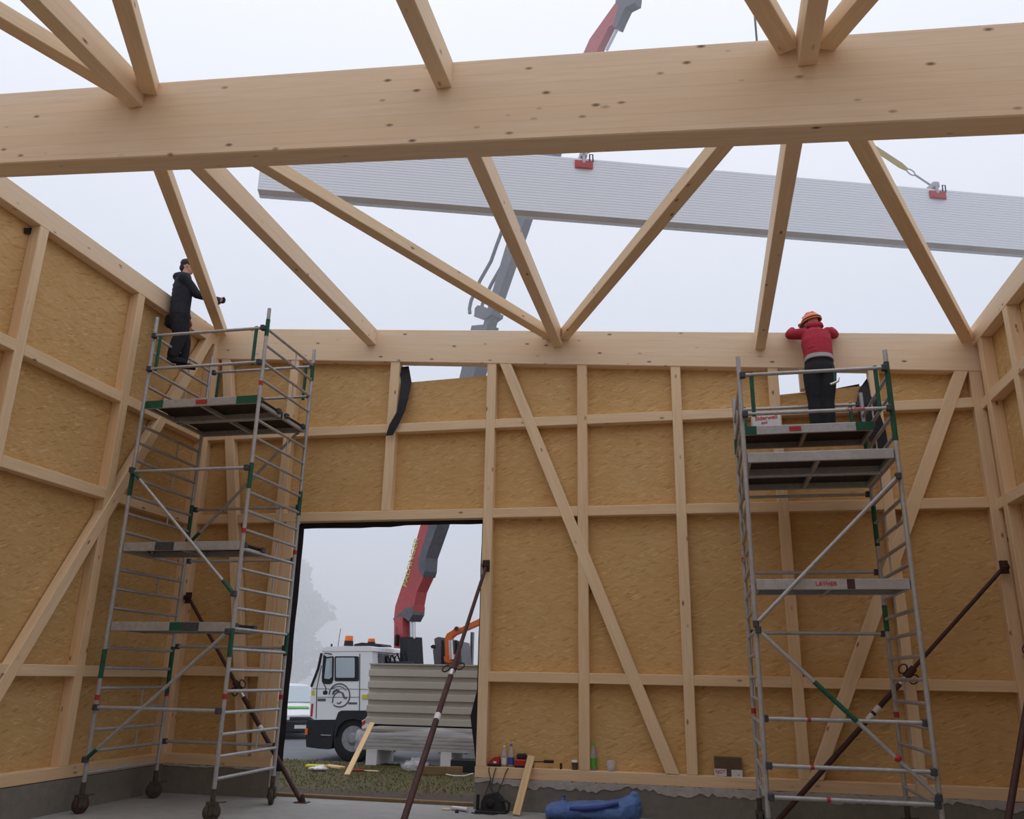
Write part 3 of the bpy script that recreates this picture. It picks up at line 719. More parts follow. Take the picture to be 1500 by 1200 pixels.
tag(obj('hydraulic_hose', hs, RUBBER, tk), kind='stuff')
obj('control_box', MB().cbox(T(577, 946, 21.9), T(588, 930, 22.2), .03), DARKP, tk); line('aerial', [(581, 930), (581.5, 918)], .008, DARKP, tk, 22.0)
flat('column', [(586.5, 950), (587, 906), (599, 904), (600, 950)], .42, CRANER)
flat('column_housing', [(597, 972), (598, 934), (607, 933.5), (609, 972)], .5, DARKP)
obj('lift_cylinder', MB().tube(K(604.5, 936), K(604, 898), .085, 14), CHROME, tk)
bo = flat('main_boom', [(584.5, 912), (585, 903), (586.5, 889), (596, 860), (607, 830), (623, 772), (645, 694), (667, 690), (649, 770), (632, 818), (630.5, 838), (628, 846), (618, 868), (614.5, 886), (613, 900), (607, 910), (600, 905)], .34, CRANER)
flat('boom_underside', [(622, 836), (622, 821), (637, 770), (655, 690), (646, 692), (652, 668), (678, 570), (699, 480), (722.5, 478), (700.5, 560), (672.5, 665), (649.5, 770), (632.5, 818), (631, 838), (628.5, 846)], .40, CRANEG, bo)
flat('boom_foot', [(588, 915), (584, 907), (597, 897), (600, 893), (614, 889), (613, 901), (607.5, 911), (601, 906)], .38, CRANEG, bo)
# lettering that climbs the boom
bx = (K(614, 795)-K(598, 858)); 
Lx = bx.normalized(); Lz = -cn; Ly = Lz.cross(Lx)
ML = Matrix((Lx, Ly, Lz)).transposed().to_4x4(); ML.translation = K(609.5, 825) - cn*.178
lettering('lettering', 'PALFINGER', .27, TEXTY, ML, bo, .003)
flat('boom_clamp', [(703, 467), (704, 455), (708, 450.5), (716, 452), (729, 459), (728, 464), (721, 469)], .42, CRANEG)
flat('extension_boom', [(712, 482), (726, 430), (760, 316), (788, 222), (797, 216), (809.5, 218), (818, 190), (842, 122), (862, 122), (834, 195), (820, 217), (800, 270), (776, 318), (752, 387), (727, 460), (720, 482)], .26, CRANEG)
for off in (-.18, .16):
    hz = [(697, 462), (696.5, 455), (699, 443), (712, 414), (728, 386), (735, 366), (752, 320), (780, 226), (790, 195), (800, 172)]
    obj('hose', MB().path([K(x+off*8, y)+cn*off for x, y in hz], .055, 6), CRANEG, tk)
jb = flat('jib', [(838, 128), (850, 100), (868, 60), (908, 4), (930, -30), (1000, -128), (1009, -120), (945, -22), (913, 14), (904, 38), (896, 42), (881, 72), (864, 112), (856, 128)], .22, CRANER)
flat('jib_head', [(906, 6), (914, -4), (936, -8), (934, 8), (921, 14.5), (914, 29), (907.5, 44), (902, 42), (908, 22), (911, 12)], .26, CRANEG, jb)
obj('jib_cylinder', MB().tube(K(888, 74), K(903, 44), .05, 10), CHROME, jb)
flat('jib_extension', [(990, -112), (1103, -272), (1110, -268), (1000, -118)], .16, CRANEG)
# hook block, rope, slings and the hanging panel
PL = at_y(377, 277, 12.25); PDIR = Vector((.945, .326, 0)).normalized(); PN = Vector((-PDIR.y, PDIR.x, 0))
def Q(px, py): return at_plane(px, py, PL, PN)
PH = 1.255; Z0 = PL.z
smid = (Q(1113, 150)-PL).dot(PDIR); plen = 2*smid
hook = Q(1112, 100); ropetop = hook + Vector((0, 0, (K(1106, -268)-hook).z))
ob = obj('crane_rope', MB().tube(hook+Vector((0, 0, .3)), Q(1107, -40)*0 + Vector((hook.x, hook.y, hook.z+7.0)), .022, 8), DARKC, tk)
obj('hook_block', MB().cbox(hook+Vector((-.09, -.09, .02)), hook+Vector((.09, .09, .42)), .03).path([hook+Vector((0, 0, .05)), hook+Vector((.06, 0, -.08)), hook+Vector((0, 0, -.16)), hook+Vector((-.07, 0, -.08))], .022, 8), DARKC, tk)
MP = Matrix((PDIR, PN, Vector((0, 0, 1)))).transposed().to_4x4(); MP.translation = PL
pan = thing('sandwich_panel', PL+PDIR*smid, 'long white ribbed cladding panel hanging from the crane above the door wall', 'panel')
core = MB().box((0, .012, 0), (plen, .28, PH)); obj('core', core, FOAM, pan, MP)
ph = []; n = 22
for i in range(n):
    z0 = PH*i/n; z1 = PH*(i+1)/n; ph += [(0, 0, z0+.004), (0, 0, z1-.016), (0, .006, z1-.010), (0, .006, z1-.002)]
ph[0] = (0, 0, 0); prof = ph + [(0, .012, PH), (0, .012, 0)]
obj('facing_sheet', MB().prism(prof, (plen, 0, 0)), PANELW, pan, MP)
obj('back_sheet', MB().box((0, .28, 0), (plen, .292, PH)).box((0, .21, -.012), (plen, .292, 0)), PANELW, pan, MP)
for px, py, lab in ((855, 236, 'red panel clamp nearer the mid-span purlin, gripping the hanging white panel'), (1372, 280, 'red panel clamp gripping the hanging white panel on the low side')):
    c = Q(px, py); s_ = (c-PL).dot(PDIR); zt = PH
    M = MP @ Matrix.Translation((s_, 0, 0)); cl_ = thing('panel_clamp', M @ Vector((0, .08, zt)), lab, 'clamp', 'red lifting clamps')
    obj('jaw', MB().cbox((-.18, -.035, zt-.24), (.18, -.004, zt-.06), .01).box((-.12, -.07, zt-.24), (.12, -.035, zt-.20)), REDPL, cl_, M)
    obj('jaw', MB().cbox((-.18, .296, zt-.24), (.18, .33, zt-.06), .01), REDPL, cl_, M)
    obj('yoke', MB().cbox((-.03, -.04, zt-.12), (.03, -.005, zt+.12), .008).cbox((-.07, -.04, zt+.03), (.07, .33, zt+.16), .015).cbox((-.03, .296, zt-.12), (.03, .33, zt+.12), .008), ALU, cl_, M)
    obj('handle', MB().path([(.11, -.03, zt-.08), (.11, -.05, zt+.07), (.17, -.05, zt+.07), (.18, -.03, zt-.08)], .014, 6), DARKP, cl_, M)
    top = M @ Vector((0, .14, zt+.17)); d = (hook+Vector((0, 0, -.1))-top); u = d.normalized()
    sl = thing('sling', top, 'webbing sling from the crane hook to the '+('clamp nearer mid-span' if px < 1000 else 'clamp on the low side'), 'sling', 'lifting slings')
    obj('link_rope', MB().tube(top-u*.06, top+u*.42, .022, 6), ALU, sl)
    e = u.cross(PN).normalized(); ring = [top+u*(.50+.10*math.cos(k*math.pi/6)) + e*(.055*math.sin(k*math.pi/6)) for k in range(13)]
    obj('ring', MB().path(ring, .014, 6), ALU, sl)
    Lw = d.length; pts = [top+u*(.58), top+u*(.75), top+u*(Lw*.4), top+u*(Lw*.75), top+u*Lw]
    mb = MB(); vv = []
    for p, ww in zip(pts, (.07, .14, .13, .07, .05)):
        for a_ in (-1, 1):
            for b_ in (-.008, .008): vv.append(p+e*(a_*ww/2)+PN*b_)
    ff = []
    for k in range(len(pts)-1):
        a_ = 4*k; ff += [(a_, a_+2, a_+6, a_+4), (a_+1, a_+5, a_+7, a_+3), (a_, a_+4, a_+5, a_+1), (a_+2, a_+3, a_+7, a_+6)]
    mb.add(vv, ff+[(0, 1, 3, 2), (16, 18, 19, 17)]); obj('webbing', mb, SLING, sl)

# ---- stacked cladding on blocks in front of the lorry
CY = 17.3; cz = gz(CY)
c0 = T(541, 972.5, CY); c1 = T(529.5, 1060, CY); XR = -1.2
stk = thing('cladding_sheet', ((c0.x+XR)/2, CY, c1.z), 'beige corrugated cladding sheet standing on edge on a wrapped bundle', 'sheet')
H0 = c1.z; H1 = c0.z; prof = []; n = 5; dz = (H1-H0)/n
for i in range(n):
    b = H0+dz*i; prof += [(c0.x, CY, b), (c0.x, CY, b+dz*.48), (c0.x, CY+.07, b+dz*.58), (c0.x, CY+.07, b+dz*.92)]
prof.append((c0.x, CY, H1)); back = [(x, y+.05, z) for x, y, z in prof[::-1]]
obj('sheet', MB().prism(prof+back, (XR-c0.x, 0, 0)), CLAD, stk)
obj('top_edge', MB().box((c0.x, CY, H1-.01), (XR, CY+.9, H1+.012)), CLAD, stk)
bun = thing('wrapped_bundle', ((c0.x+XR)/2, CY+.4, cz), 'low bundle of boards wrapped in clear film on white blocks', 'bundle')
bz0 = T(530, 1098, CY-.12).z; bz1 = H0-.03
wr = MB(); nx2 = 60; nz = 10; r3 = random.Random(9); vv = []
for j in range(nz+1):
    for i in range(nx2+1):
        x = c1.x-.05+(XR-c1.x+.05)*i/nx2; t = j/nz
        z = bz0+(bz1-bz0)*t - (.10*abs(math.sin(x*1.3+.6))*t*t); y = CY-.14+.05*math.sin(x*5+t*3)*.4+r3.uniform(-.018, .018)+(.12*t**6)
        vv.append((x, y, z))
wr.add(vv, [(j*(nx2+1)+i, j*(nx2+1)+i+1, (j+1)*(nx2+1)+i+1, (j+1)*(nx2+1)+i) for j in range(nz) for i in range(nx2)], True)
FILMT = principled('clear_stretch_film', (.78, .78, .82), .2, 0, .8)[0]; FILMT.node_tree.nodes['Principled BSDF'].inputs['Alpha'].default_value = .30
obj('film', wr, FILMT, bun)
for k in range(6):
    z0 = bz0+(bz1-bz0)*.9*k/6; obj('board', MB().cbox((c1.x+.03*(k % 2), CY-.06, z0), (XR, CY+.95, z0+(bz1-bz0)*.9/6-.012), .006), CREAM, bun)
for px0, px1 in ((535.5, 551.5), (645, 660.5)):
    a = T(px0, 1113, CY-.1); b = T(px1, 1113, CY-.1); obj('block', MB().cbox((a.x, CY-.1, cz), (b.x, CY+.9, bz0), .006), WHITE, bun)
obj('block', MB().cbox((-3.2, CY-.1, cz), (-2.95, CY+.9, bz0), .006), WHITE, bun)
pa = T(545.5, 1059, CY-.22); pb0 = T(508, 1135.5, 15.6); pb = at_z(508, 1135.5, gz(15.7)+.01)
lp = timber('leaning_batten', pb, T(545.5, 1059, CY-.19), .10, .03, (1, .2, 0), PLANKW); tag(lp, 'pale batten leaning against the wrapped bundle outside', 'batten')
# ---- skip and excavator arm beyond the cladding
SY = 24.5
bn = thing('rubble_skip', T(665, 1120, SY), 'dark grey rubble skip showing above the beige cladding sheet', 'skip')
obj('shell', MB().prism([T(*p, SY) for p in ((642, 1104), (636, 972), (634, 952), (637, 947), (636, 936), (642, 933), (652, 935), (673, 940), (675, 950), (684, 1104))], (0, 1.1, 0)), CRANEG, bn)
obj('tooth', MB().prism([T(*p, SY-.03) for p in ((630.5, 947), (634, 944.5), (638, 946), (637, 950), (632, 950))], (0, .2, 0)), DARKP, bn)
for q in (648, 658, 668): obj('rib', MB().prism([T(*p, SY-.04) for p in ((q-1.5, 938), (q+1, 938), (q+3, 985), (q-2, 985))], (0, .05, 0)), DARKP, bn)
ex = thing('excavator', T(760, 1110, SY-.6), 'orange excavator with a bent arm reaching over the cladding sheet', 'excavator')
obj('arm', MB().prism([T(*p, SY-.6) for p in ((652, 960), (652, 934), (654.5, 928.5), (664, 922.5), (667, 918), (670.5, 918), (672.5, 921), (690, 912), (760, 880), (762, 886), (690, 919.5), (665, 930), (660, 934), (657.5, 942), (657, 962))], (0, .35, 0)), ORANGE, ex)
eb = T(765, 885, SY-.6); obj('boom', MB().prism([T(*p, SY-.6) for p in ((757, 884), (764, 876), (790, 960), (780, 1050), (766, 1050), (776, 962))], (0, .4, 0)), ORANGE, ex)
obj('house', MB().cbox((eb.x-.3, SY-1.0, .35), (eb.x+2.2, SY+.9, 1.5), .1), ORANGE, ex); obj('undercarriage', MB().cbox((eb.x-.6, SY-1.1, -.455), (eb.x+2.4, SY-.6, .3), .12).cbox((eb.x-.6, SY+.4, -.455), (eb.x+2.4, SY+.9, .3), .12).box((eb.x, SY-.9, -.1), (eb.x+1.8, SY+.4, .36)), DARKP, ex)
obj('link', MB().tube(T(660, 938, SY-.75), T(661.5, 966, SY-.75), .06, 8), CHROME, ex); obj('pin', MB().tube(T(668.5, 921, SY-.7), T(668.5, 921, SY-.2), .06, 10), DARKC, ex)
obj('quick_hitch', MB().prism([T(*p, SY-.75) for p in ((650, 962), (660, 958), (664, 966), (658, 972), (651, 969))], (0, .5, 0)), ORANGE, ex)
mp = obj('steel_post', MB().cbox(T(687, 1106, SY+1.3), T(691.5, 928, SY+1.45), .01), CRANEG); tag(mp, 'slim dark steel post standing behind the grey rubble skip', 'post')
# ---- parked car behind the lorry's nose
car = thing('parked_car', (-14.6, 29.5, -.46), 'white car with dark bumper parked behind the lorry nose', 'car')
CM = Matrix.Translation((-14.35, 29.2, -.46)) @ Matrix.Rotation(math.radians(-52), 4, 'Z')
def bodyshape(st):
    """car body lofted through stations along its length: (x, half width, z low, z shoulder, z top, half width at the top)"""
    mb = MB(); vv = []
    for x, w, zl, zs, zt, wt in st: vv += [(x, -w*.94, zl), (x, -w, (zl+zs)/2), (x, -w*.97, zs), (x, -wt, zt), (x, 0, zt+.02), (x, wt, zt), (x, w*.97, zs), (x, w, (zl+zs)/2), (x, w*.94, zl)]
    n = 9; ff = [(i*n+k, (i+1)*n+k, (i+1)*n+(k+1) % n, i*n+(k+1) % n) for i in range(len(st)-1) for k in range(n)]
    return mb.add(vv, ff, True).add(vv, [tuple(range(n)), tuple(range((len(st)-1)*n, len(st)*n))[::-1]])
obj('body', bodyshape([(2.15, .62, .62, .68, .74, .55), (2.05, .74, .35, .70, .80, .62), (1.7, .84, .28, .80, .92, .70), (1.15, .88, .28, .92, 1.05, .74), (.95, .88, .28, .96, 1.10, .74), (.1, .89, .28, 1.0, 1.66, .62), (-1.2, .89, .28, 1.0, 1.70, .64), (-1.9, .87, .3, .98, 1.55, .62), (-2.1, .82, .38, .9, 1.05, .7)]), WHITEP, car, CM)
obj('windscreen', MB().prism([(1.0, -.66, 1.12), (1.0, .66, 1.12), (.22, .56, 1.62), (.22, -.56, 1.62)], (.03, 0, .02)), GLASS, car, CM)
obj('bumper', MB().cbox((1.98, -.80, .20), (2.24, .80, .60), .06), DARKP, car, CM)
obj('grille', MB().cbox((2.12, -.42, .60), (2.2, .42, .70), .02), DARKP, car, CM)
for s_ in (-1, 1):
    obj('headlamp', MB().cbox((1.98, s_*.60-.16, .62), (2.12, s_*.60+.16, .80), .04), CHROME, car, CM)
    obj('mirror', MB().cbox((.75, s_*.98-.10, 1.05), (.88, s_*.98+.10, 1.22), .03), DARKP, car, CM)
    for x in (1.35, -1.35): obj('wheel', MB().lathe([(.18, 0), (.30, 0), (.31, .05), (.31, .16), (.28, .2)], (x, s_*.9-.1 if s_ > 0 else -.92, .31), (0, 1, 0), 20), RUBBER, car, CM)
obj('number_plate', MB().box((2.24, -.26, .34), (2.25, .26, .45)), WHITE, car, CM)
obj('bonnet_sticker', MB().prism([(1.75, -.42, .945), (1.75, .30, .945), (1.50, .30, .995), (1.50, -.42, .995)], (0, 0, .012)), GREENL, car, CM)
# ---- litter on the grass
def scrap(name, px, py, sz, mat, label, cat, shape='slab', rz=0):
    p = at_z(px, py, gz(16)) if py > 1123 else at_z(px, py, -.4)
    p.z = gz(p.y); M = Matrix.Translation(p) @ Matrix.Rotation(rz, 4, 'Z')
    mb = MB()
    if shape == 'slab': mb.cbox((-sz[0]/2, -sz[1]/2, 0), (sz[0]/2, sz[1]/2, sz[2]), .01)
    else:
        r = random.Random(px); mb.ball((0, 0, sz[2]*.45), (sz[0]/2, sz[1]/2, sz[2]*.5), 14, 8)
        mb.v = [(x*r.uniform(.75, 1.2), y*r.uniform(.75, 1.2), max(0, z*r.uniform(.6, 1.4))) for x, y, z in mb.v]
    return tag(obj(name, mb, mat, None, M), label, cat)
scrap('yellow_offcut', 464, 1124.5, (.42, .2, .05), YELLOW, 'yellow offcut lying on the grass near the lorry bumper', 'offcut', rz=.2)
scrap('plastic_scrap', 466, 1129.5, (.34, .25, .08), WHITE, 'crumpled white plastic scrap on the grass near the lorry', 'scrap', 'lump')
scrap('wood_offcut', 490, 1125.5, (.5, .14, .05), PLANKW, 'pale wooden offcut on the grass below the lorry wheel', 'offcut', rz=-.5)
scrap('wood_offcut', 452, 1123, (.3, .12, .04), WOOD, 'brownish wooden offcut lying beside the yellow one on the grass', 'offcut', rz=.9)
scrap('red_tool', 525, 1130.5, (.22, .05, .04), REDPL, 'small red tool lying on the grass beside the leaning batten', 'tool')
scrap('wood_offcut', 543, 1131, (.3, .06, .03), PLANKW, 'thin pale stick on the grass below the bundle\'s first white block', 'offcut')
scrap('film_scrap', 606, 1130, (.50, .35, .20), FILMT, 'crumpled clear film lying on the grass before the bundle', 'film', 'lump')
b1 = at_z(625, 1130, gz(15.8)); bd_ = tag(obj('timber_board', MB().cbox((-.42, -.03, 0), (.42, .03, .15), .006), OLDW, None, Matrix.Translation((b1.x+.42, 16.05, gz(16.05))) @ Matrix.Rotation(math.radians(14), 4, 'Z')), 'brown board standing on edge on the grass before the bundle', 'board')
scrap('black_tray', 686, 1131, (.62, .35, .22), DARKP, 'black plastic tray on the grass beside the door jamb', 'tray')
tw = at_z(673, 1138, gz(14.6)); tag(obj('white_strip', MB().path([(tw.x-.25, tw.y, gz(tw.y)+.03), (tw.x-.1, tw.y-.05, gz(tw.y)+.015), (tw.x+.1, tw.y-.05, gz(tw.y)+.02), (tw.x+.25, tw.y+.02, gz(tw.y)+.06)], .012, 6), WHITE), 'bent white plastic strip on the grass near the door jamb', 'strip')
# ---- trees lost in the fog
def tree(x, y, h, label, seed, wid=.32):
    r = random.Random(seed); t = thing('tree', (x, y, -.5), label, 'tree', 'trees in the fog')
    obj('trunk', MB().path([(x, y, -.5), (x+.1, y, h*.3), (x-.1, y, h*.6), (x, y, h*.85)], [h*.03, h*.022, h*.014, h*.005], 8), BARK, t)
    c = MB(); nl = 3200
    for k in range(nl):
        u = r.random(); z = h*(.12+.88*u); rad = h*wid*math.sin(math.pi*min(1, .12+.86*u))**.7*(.75+.25*math.sin(z*2+seed))
        a = r.uniform(0, 6.28); q = rad*math.sqrt(r.random()); p = Vector((x+q*math.cos(a), y+q*math.sin(a), z)); s_ = h*.03
        d1 = Vector((r.uniform(-1, 1), r.uniform(-1, 1), r.uniform(-1, 1)))*s_; d2 = Vector((r.uniform(-1, 1), r.uniform(-1, 1), r.uniform(-1, 1)))*s_
        c.add([p-d1, p+d2, p+d1, p-d2], [(0, 1, 2, 3)])
    tag(obj('foliage', c, LEAF, t), kind='stuff'); return t
tree(-26.0, 52, 8.6, 'big hazy tree standing in the fog beyond the parked car', 3, .36)
tree(-32, 56, 8.9, 'second hazy tree in the fog, mostly behind the scaffold tower', 5, .34)
# ------------------------------------------------------------------ people
def loft(mb, rings, n=18):
    vv = []
    for c, rt, fw, rx, ry in rings:
        c = Vector(c)
        for k in range(n):
            a = 2*math.pi*k/n; ca, sa = math.cos(a), math.sin(a)
            vv.append(c + rt*(rx*math.copysign(abs(ca)**.85, ca)) + fw*(ry*math.copysign(abs(sa)**.85, sa)))
    m_ = len(rings)
    mb.add(vv, [(i*n+k, i*n+(k+1) % n, (i+1)*n+(k+1) % n, (i+1)*n+k) for i in range(m_-1) for k in range(n)])
    return mb.add(vv, [tuple(range(n))[::-1], tuple(range((m_-1)*n, m_*n))])
def limb(mb, pts, rad):
    """tapered limb with rounded joints"""
    P_ = []; R_ = []
    for i in range(len(pts)-1):
        for t in (0, .25, .5, .75):
            P_.append(Vector(pts[i]).lerp(Vector(pts[i+1]), t)); b = rad[i]+(rad[i+1]-rad[i])*t
            R_.append(b*(1+.07*math.sin(math.pi*t)))
    P_.append(Vector(pts[-1])); R_.append(rad[-1]); mb.path(P_, R_, 14)
    for p, r in zip(pts, rad): mb.ball(p, r, 14, 10)
    return mb
def fused(name, mb, mat, parent, vox=.008, it=5):
    """the pieces grown together into one continuous skin"""
    me = mb.mesh(name, mat); o = bpy.data.objects.new(name, me); COL.objects.link(o)
    r = o.modifiers.new('r', 'REMESH'); r.mode = 'VOXEL'; r.voxel_size = vox; r.use_smooth_shade = True
    if it: q = o.modifiers.new('s', 'SMOOTH'); q.factor = .5; q.iterations = it
    dg = bpy.context.evaluated_depsgraph_get(); m2 = bpy.data.meshes.new_from_object(o.evaluated_get(dg))
    bpy.data.objects.remove(o); bpy.data.meshes.remove(me); m2.name = name
    m2.materials.clear(); m2.materials.append(mat)
    return obj(name, m2, mat, parent)
def hand(mb, wrist, d, palm_n, thumb_side, curl=.5, sc=1.0):
    """palm, four unequal bent fingers and a thumb leaving the side of the palm"""
    w = Vector(wrist); d = Vector(d).normalized(); nrm = Vector(palm_n); nrm = (nrm-d*nrm.dot(d)).normalized(); s_ = d.cross(nrm)*thumb_side
    loft(mb, [(w, s_, nrm, .028*sc, .022*sc), (w+d*.03*sc, s_, nrm, .038*sc, .020*sc), (w+d*.075*sc, s_, nrm, .043*sc, .017*sc), (w+d*.095*sc, s_, nrm, .040*sc, .013*sc)], 12)
    for k, ln in enumerate((.070, .080, .074, .058)):
        b = w + d*(.088*sc) + s_*((.031-.021*k)*sc); a = 0; p = [b]
        for seg, fr in enumerate((.45, .32, .23)):
            a += curl*(.6 if seg == 0 else .8); p.append(p[-1] + (d*math.cos(a)+nrm*math.sin(a))*(ln*fr*sc))
        mb.path(p, [.0095*sc, .009*sc, .0085*sc, .007*sc], 8); mb.ball(p[-1], .007*sc, 8, 6)
    b = w + d*(.022*sc) + s_*(.030*sc); t1 = b + (s_*.7+d*.6+nrm*.25).normalized()*(.040*sc); t2 = t1 + (d*.85+nrm*.45+s_*.1).normalized()*(.030*sc)
    mb.path([b, t1, t2], [.0125*sc, .011*sc, .008*sc], 8); mb.ball(t2, .008*sc, 8, 6)
def headmesh(mb, c, fw, up, sc=1.0):
    fw = Vector(fw).normalized(); up = Vector(up); up = (up-fw*up.dot(fw)).normalized(); rt = fw.cross(up)
    def at(x, y, z): return c + rt*(x*sc)+fw*(y*sc)+up*(z*sc)
    loft(mb, [(at(0, .010, -.115), rt, fw, .030*sc, .032*sc), (at(0, .018, -.100), rt, fw, .050*sc, .062*sc), (at(0, .010, -.06), rt, fw, .064*sc, .082*sc), (at(0, .002, -.01), rt, fw, .074*sc, .094*sc), (at(0, -.004, .04), rt, fw, .076*sc, .098*sc), (at(0, -.006, .08), rt, fw, .064*sc, .085*sc), (at(0, -.006, .108), rt, fw, .036*sc, .050*sc), (at(0, -.006, .116), rt, fw, .012*sc, .016*sc)], 20)
    mb.path([at(0, .088, .012), at(0, .112, -.022), at(0, .094, -.032)], [.009*sc, .015*sc, .011*sc], 8)
    for s_ in (-1, 1):
        mb.ball(at(s_*.076, -.004, -.006), (.012*sc, .018*sc, .030*sc), 8, 8)
        mb.ball(at(s_*.028, .084, .022), (.020*sc, .012*sc, .008*sc), 8, 6)
    mb.path([at(-.024, .084, -.058), at(0, .092, -.056), at(.024, .084, -.058)], .007*sc, 6)
    return at, rt, fw, up
def faceparts(at, par, sc=1.0):
    for s_ in (-1, 1):
        e = obj('eye', MB().ball(at(s_*.030, .083, .006), .0125*sc, 10, 8), EYEW, par)
        obj('iris', MB().ball(at(s_*.030, .0925, .006), .0055*sc, 8, 6), HAIR, e)
    obj('mouth', MB().path([at(-.022, .089, -.061), at(0, .098, -.060), at(.022, .089, -.061)], .0045*sc, 6), principled('lips', (.38, .14, .12), .5)[0], par)

# ---- worker in red on the low-side tower, leaning over the beam
DECKZ = 4.56
pr = thing('person', (1.6, 10.8, DECKZ), 'person in a red top, black trousers and orange helmet leaning over the wall beam', 'person')
X_ = Vector((1, 0, 0)); Y_ = Vector((0, 1, 0)); Z_ = Vector((0, 0, 1))
hipc = at_y(1200, 541, 10.90); waist = at_y(1199, 524, 10.93); chest = at_y(1196, 503, 11.03); uch = at_y(1195, 491, 11.10); nb = at_y(1193, 484.5, 11.15)
hd = at_y(1188.5, 473, 11.24)
fdir = Vector((-.78, .60, -.18)).normalized()
lean = (uch-hipc).normalized(); fwl = (Y_ - lean*Y_.dot(lean)).normalized()
shL = at_y(1178.5, 489, 11.10); elL = at_y(1157, 490.5, 11.20); waL = at_y(1160.5, 484, 11.42)
shR = at_y(1212.5, 487.5, 11.10); elR = at_y(1221.5, 490, 11.22); waR = at_y(1217, 483.5, 11.44)
for w_ in (waL, waR): w_.z = max(w_.z, roof(w_.x)+.035)
lg = []
for px_k, px_a, sx_ in ((1194.5, 1199, -.09), (1211, 1215, .09)):
    h = hipc + X_*sx_ + Vector((0, 0, -.02)); k_ = at_y(px_k, 588, 10.86); a_ = at_y(px_a, 640, 10.82); a_.z = DECKZ+.09
    lg.append((h, k_, a_))
bm_ = MB()
loft(bm_, [(hipc-lean*.10, X_, fwl, .13, .10), (hipc, X_, fwl, .165, .118), (waist, X_, fwl, .140, .10), (chest, X_, fwl, .165, .112), (uch, X_, fwl, .15, .095), (nb, X_, fwl, .07, .065)])
limb(bm_, [nb-lean*.03, nb.lerp(hd, .6)], [.06, .054])
at_, hr, hf, hu = headmesh(bm_, hd, fdir, Z_, .98)
for sh, el, wr_ in ((shL, elL, waL), (shR, elR, waR)): limb(bm_, [sh, el, wr_], [.056, .043, .029])
hand(bm_, waL, Vector((.25, 1, .05)), Vector((0, 0, -1)), -1, .25); hand(bm_, waR, Vector((-.2, 1, .05)), Vector((0, 0, -1)), 1, .25)
for h, k_, a_ in lg:
    limb(bm_, [h, k_, a_], [.085, .055, .04]); limb(bm_, [a_+Vector((0, -.05, -.05)), a_+Vector((0, .15, -.06))], [.036, .03])
fused('body', bm_, SKIN, pr, .0075, 3); faceparts(at_, pr)
jk = MB()
loft(jk, [(waist-lean*.03, X_, fwl, .186, .135), (waist+lean*.06, X_, fwl, .182, .135), (chest, X_, fwl, .196, .14), (uch, X_, fwl, .178, .125), (nb-lean*.02, X_, fwl, .105, .095), (nb+lean*.015, X_, fwl, .085, .08)])
limb(jk, [shL, elL, elL.lerp(waL, .92)], [.078, .064, .050]); limb(jk, [shR, elR, elR.lerp(waR, .92)], [.078, .064, .050])
rf_ = random.Random(4)
for k in range(6):      # folds across the back
    z = waist.lerp(uch, .08+.11*k); a_ = rf_.uniform(-.15, -.02); jk.path([z+X_*a_-fwl*.120+lean*rf_.uniform(-.02, .02), z+X_*(a_+.07)-fwl*.134+lean*rf_.uniform(-.02, .02), z+X_*(a_+.16)-fwl*.122+lean*rf_.uniform(-.03, .03)], [.004, .012, .004], 6)
fused('jacket', jk, REDJ, pr, .010, 4)
ho = MB(); hb = nb - fwl*.052 + lean*.068; ho.path([hb+X_*-.10+fwl*.06, hb+X_*-.075-lean*.015, hb-lean*.045-fwl*.02, hb+X_*.075-lean*.015, hb+X_*.10+fwl*.06], [.030, .042, .052, .042, .030], 12)
ho.ball(hb-lean*.02, (.085, .05, .065)); fused('hood', ho, REDJ, pr, .010, 4)
tr_ = MB(); loft(tr_, [(hipc-lean*.13, X_, fwl, .17, .135), (hipc-lean*.03, X_, fwl, .192, .145), (hipc+lean*.06, X_, fwl, .180, .135), (waist-lean*.05, X_, fwl, .168, .125)])
for h, k_, a_ in lg: limb(tr_, [h-lean*.05, k_, a_+Vector((0, 0, .0))], [.118, .094, .082])
fused('trousers', tr_, BLACKT, pr, .010, 4)
bl = MB(); loft(bl, [(waist-lean*.085, X_, fwl, .182, .138), (waist-lean*.02, X_, fwl, .182, .136)], 28); obj('waistband', bl, GREYF, pr)
for h, k_, a_ in lg:
    bt = MB(); limb(bt, [a_+Vector((0, -.03, -.045)), a_+Vector((0, .17, -.055))], [.045, .036]); limb(bt, [a_+Vector((0, -.01, .07)), a_+Vector((0, -.02, -.03))], [.062, .055]); bt.cbox(a_+Vector((-.045, -.09, -.088)), a_+Vector((.045, .21, -.066)), .01)
    fused('boot', bt, BLACKT, pr, .009, 2)
he = MB(); n_ = 22; vv = []
for j in range(9):
    t = j/8*math.pi/2
    for k in range(n_):
        a = 2*math.pi*k/n_; q = hd + hu*(.012+.135*math.sin(t)) + hr*(.108*math.cos(t)*math.cos(a)) + hf*(.134*math.cos(t)*math.sin(a)-.006); vv.append(q)
he.add(vv, [(j*n_+k, j*n_+(k+1) % n_, (j+1)*n_+(k+1) % n_, (j+1)*n_+k) for j in range(8) for k in range(n_)], True)
br = [hd+hu*.014+hr*(.116*math.cos(a))+hf*(.139*math.sin(a)-.006+(.045*max(0, math.sin(a))**2)) for a in [2*math.pi*k/24 for k in range(25)]]
he.path(br, .009, 6); he.prism([hd+hu*.020+hr*x+hf*y for x, y in ((-.095, .07), (.095, .07), (.075, .16), (0, .19), (-.075, .16))], hu*.008)
for x in (-.035, 0, .035): he.path([hd+hu*.105+hr*x+hf*.095, hd+hu*.150+hr*x+hf*.01, hd+hu*.124+hr*x-hf*.085], .008, 6)
hm = obj('helmet', he, HELMO, pr)
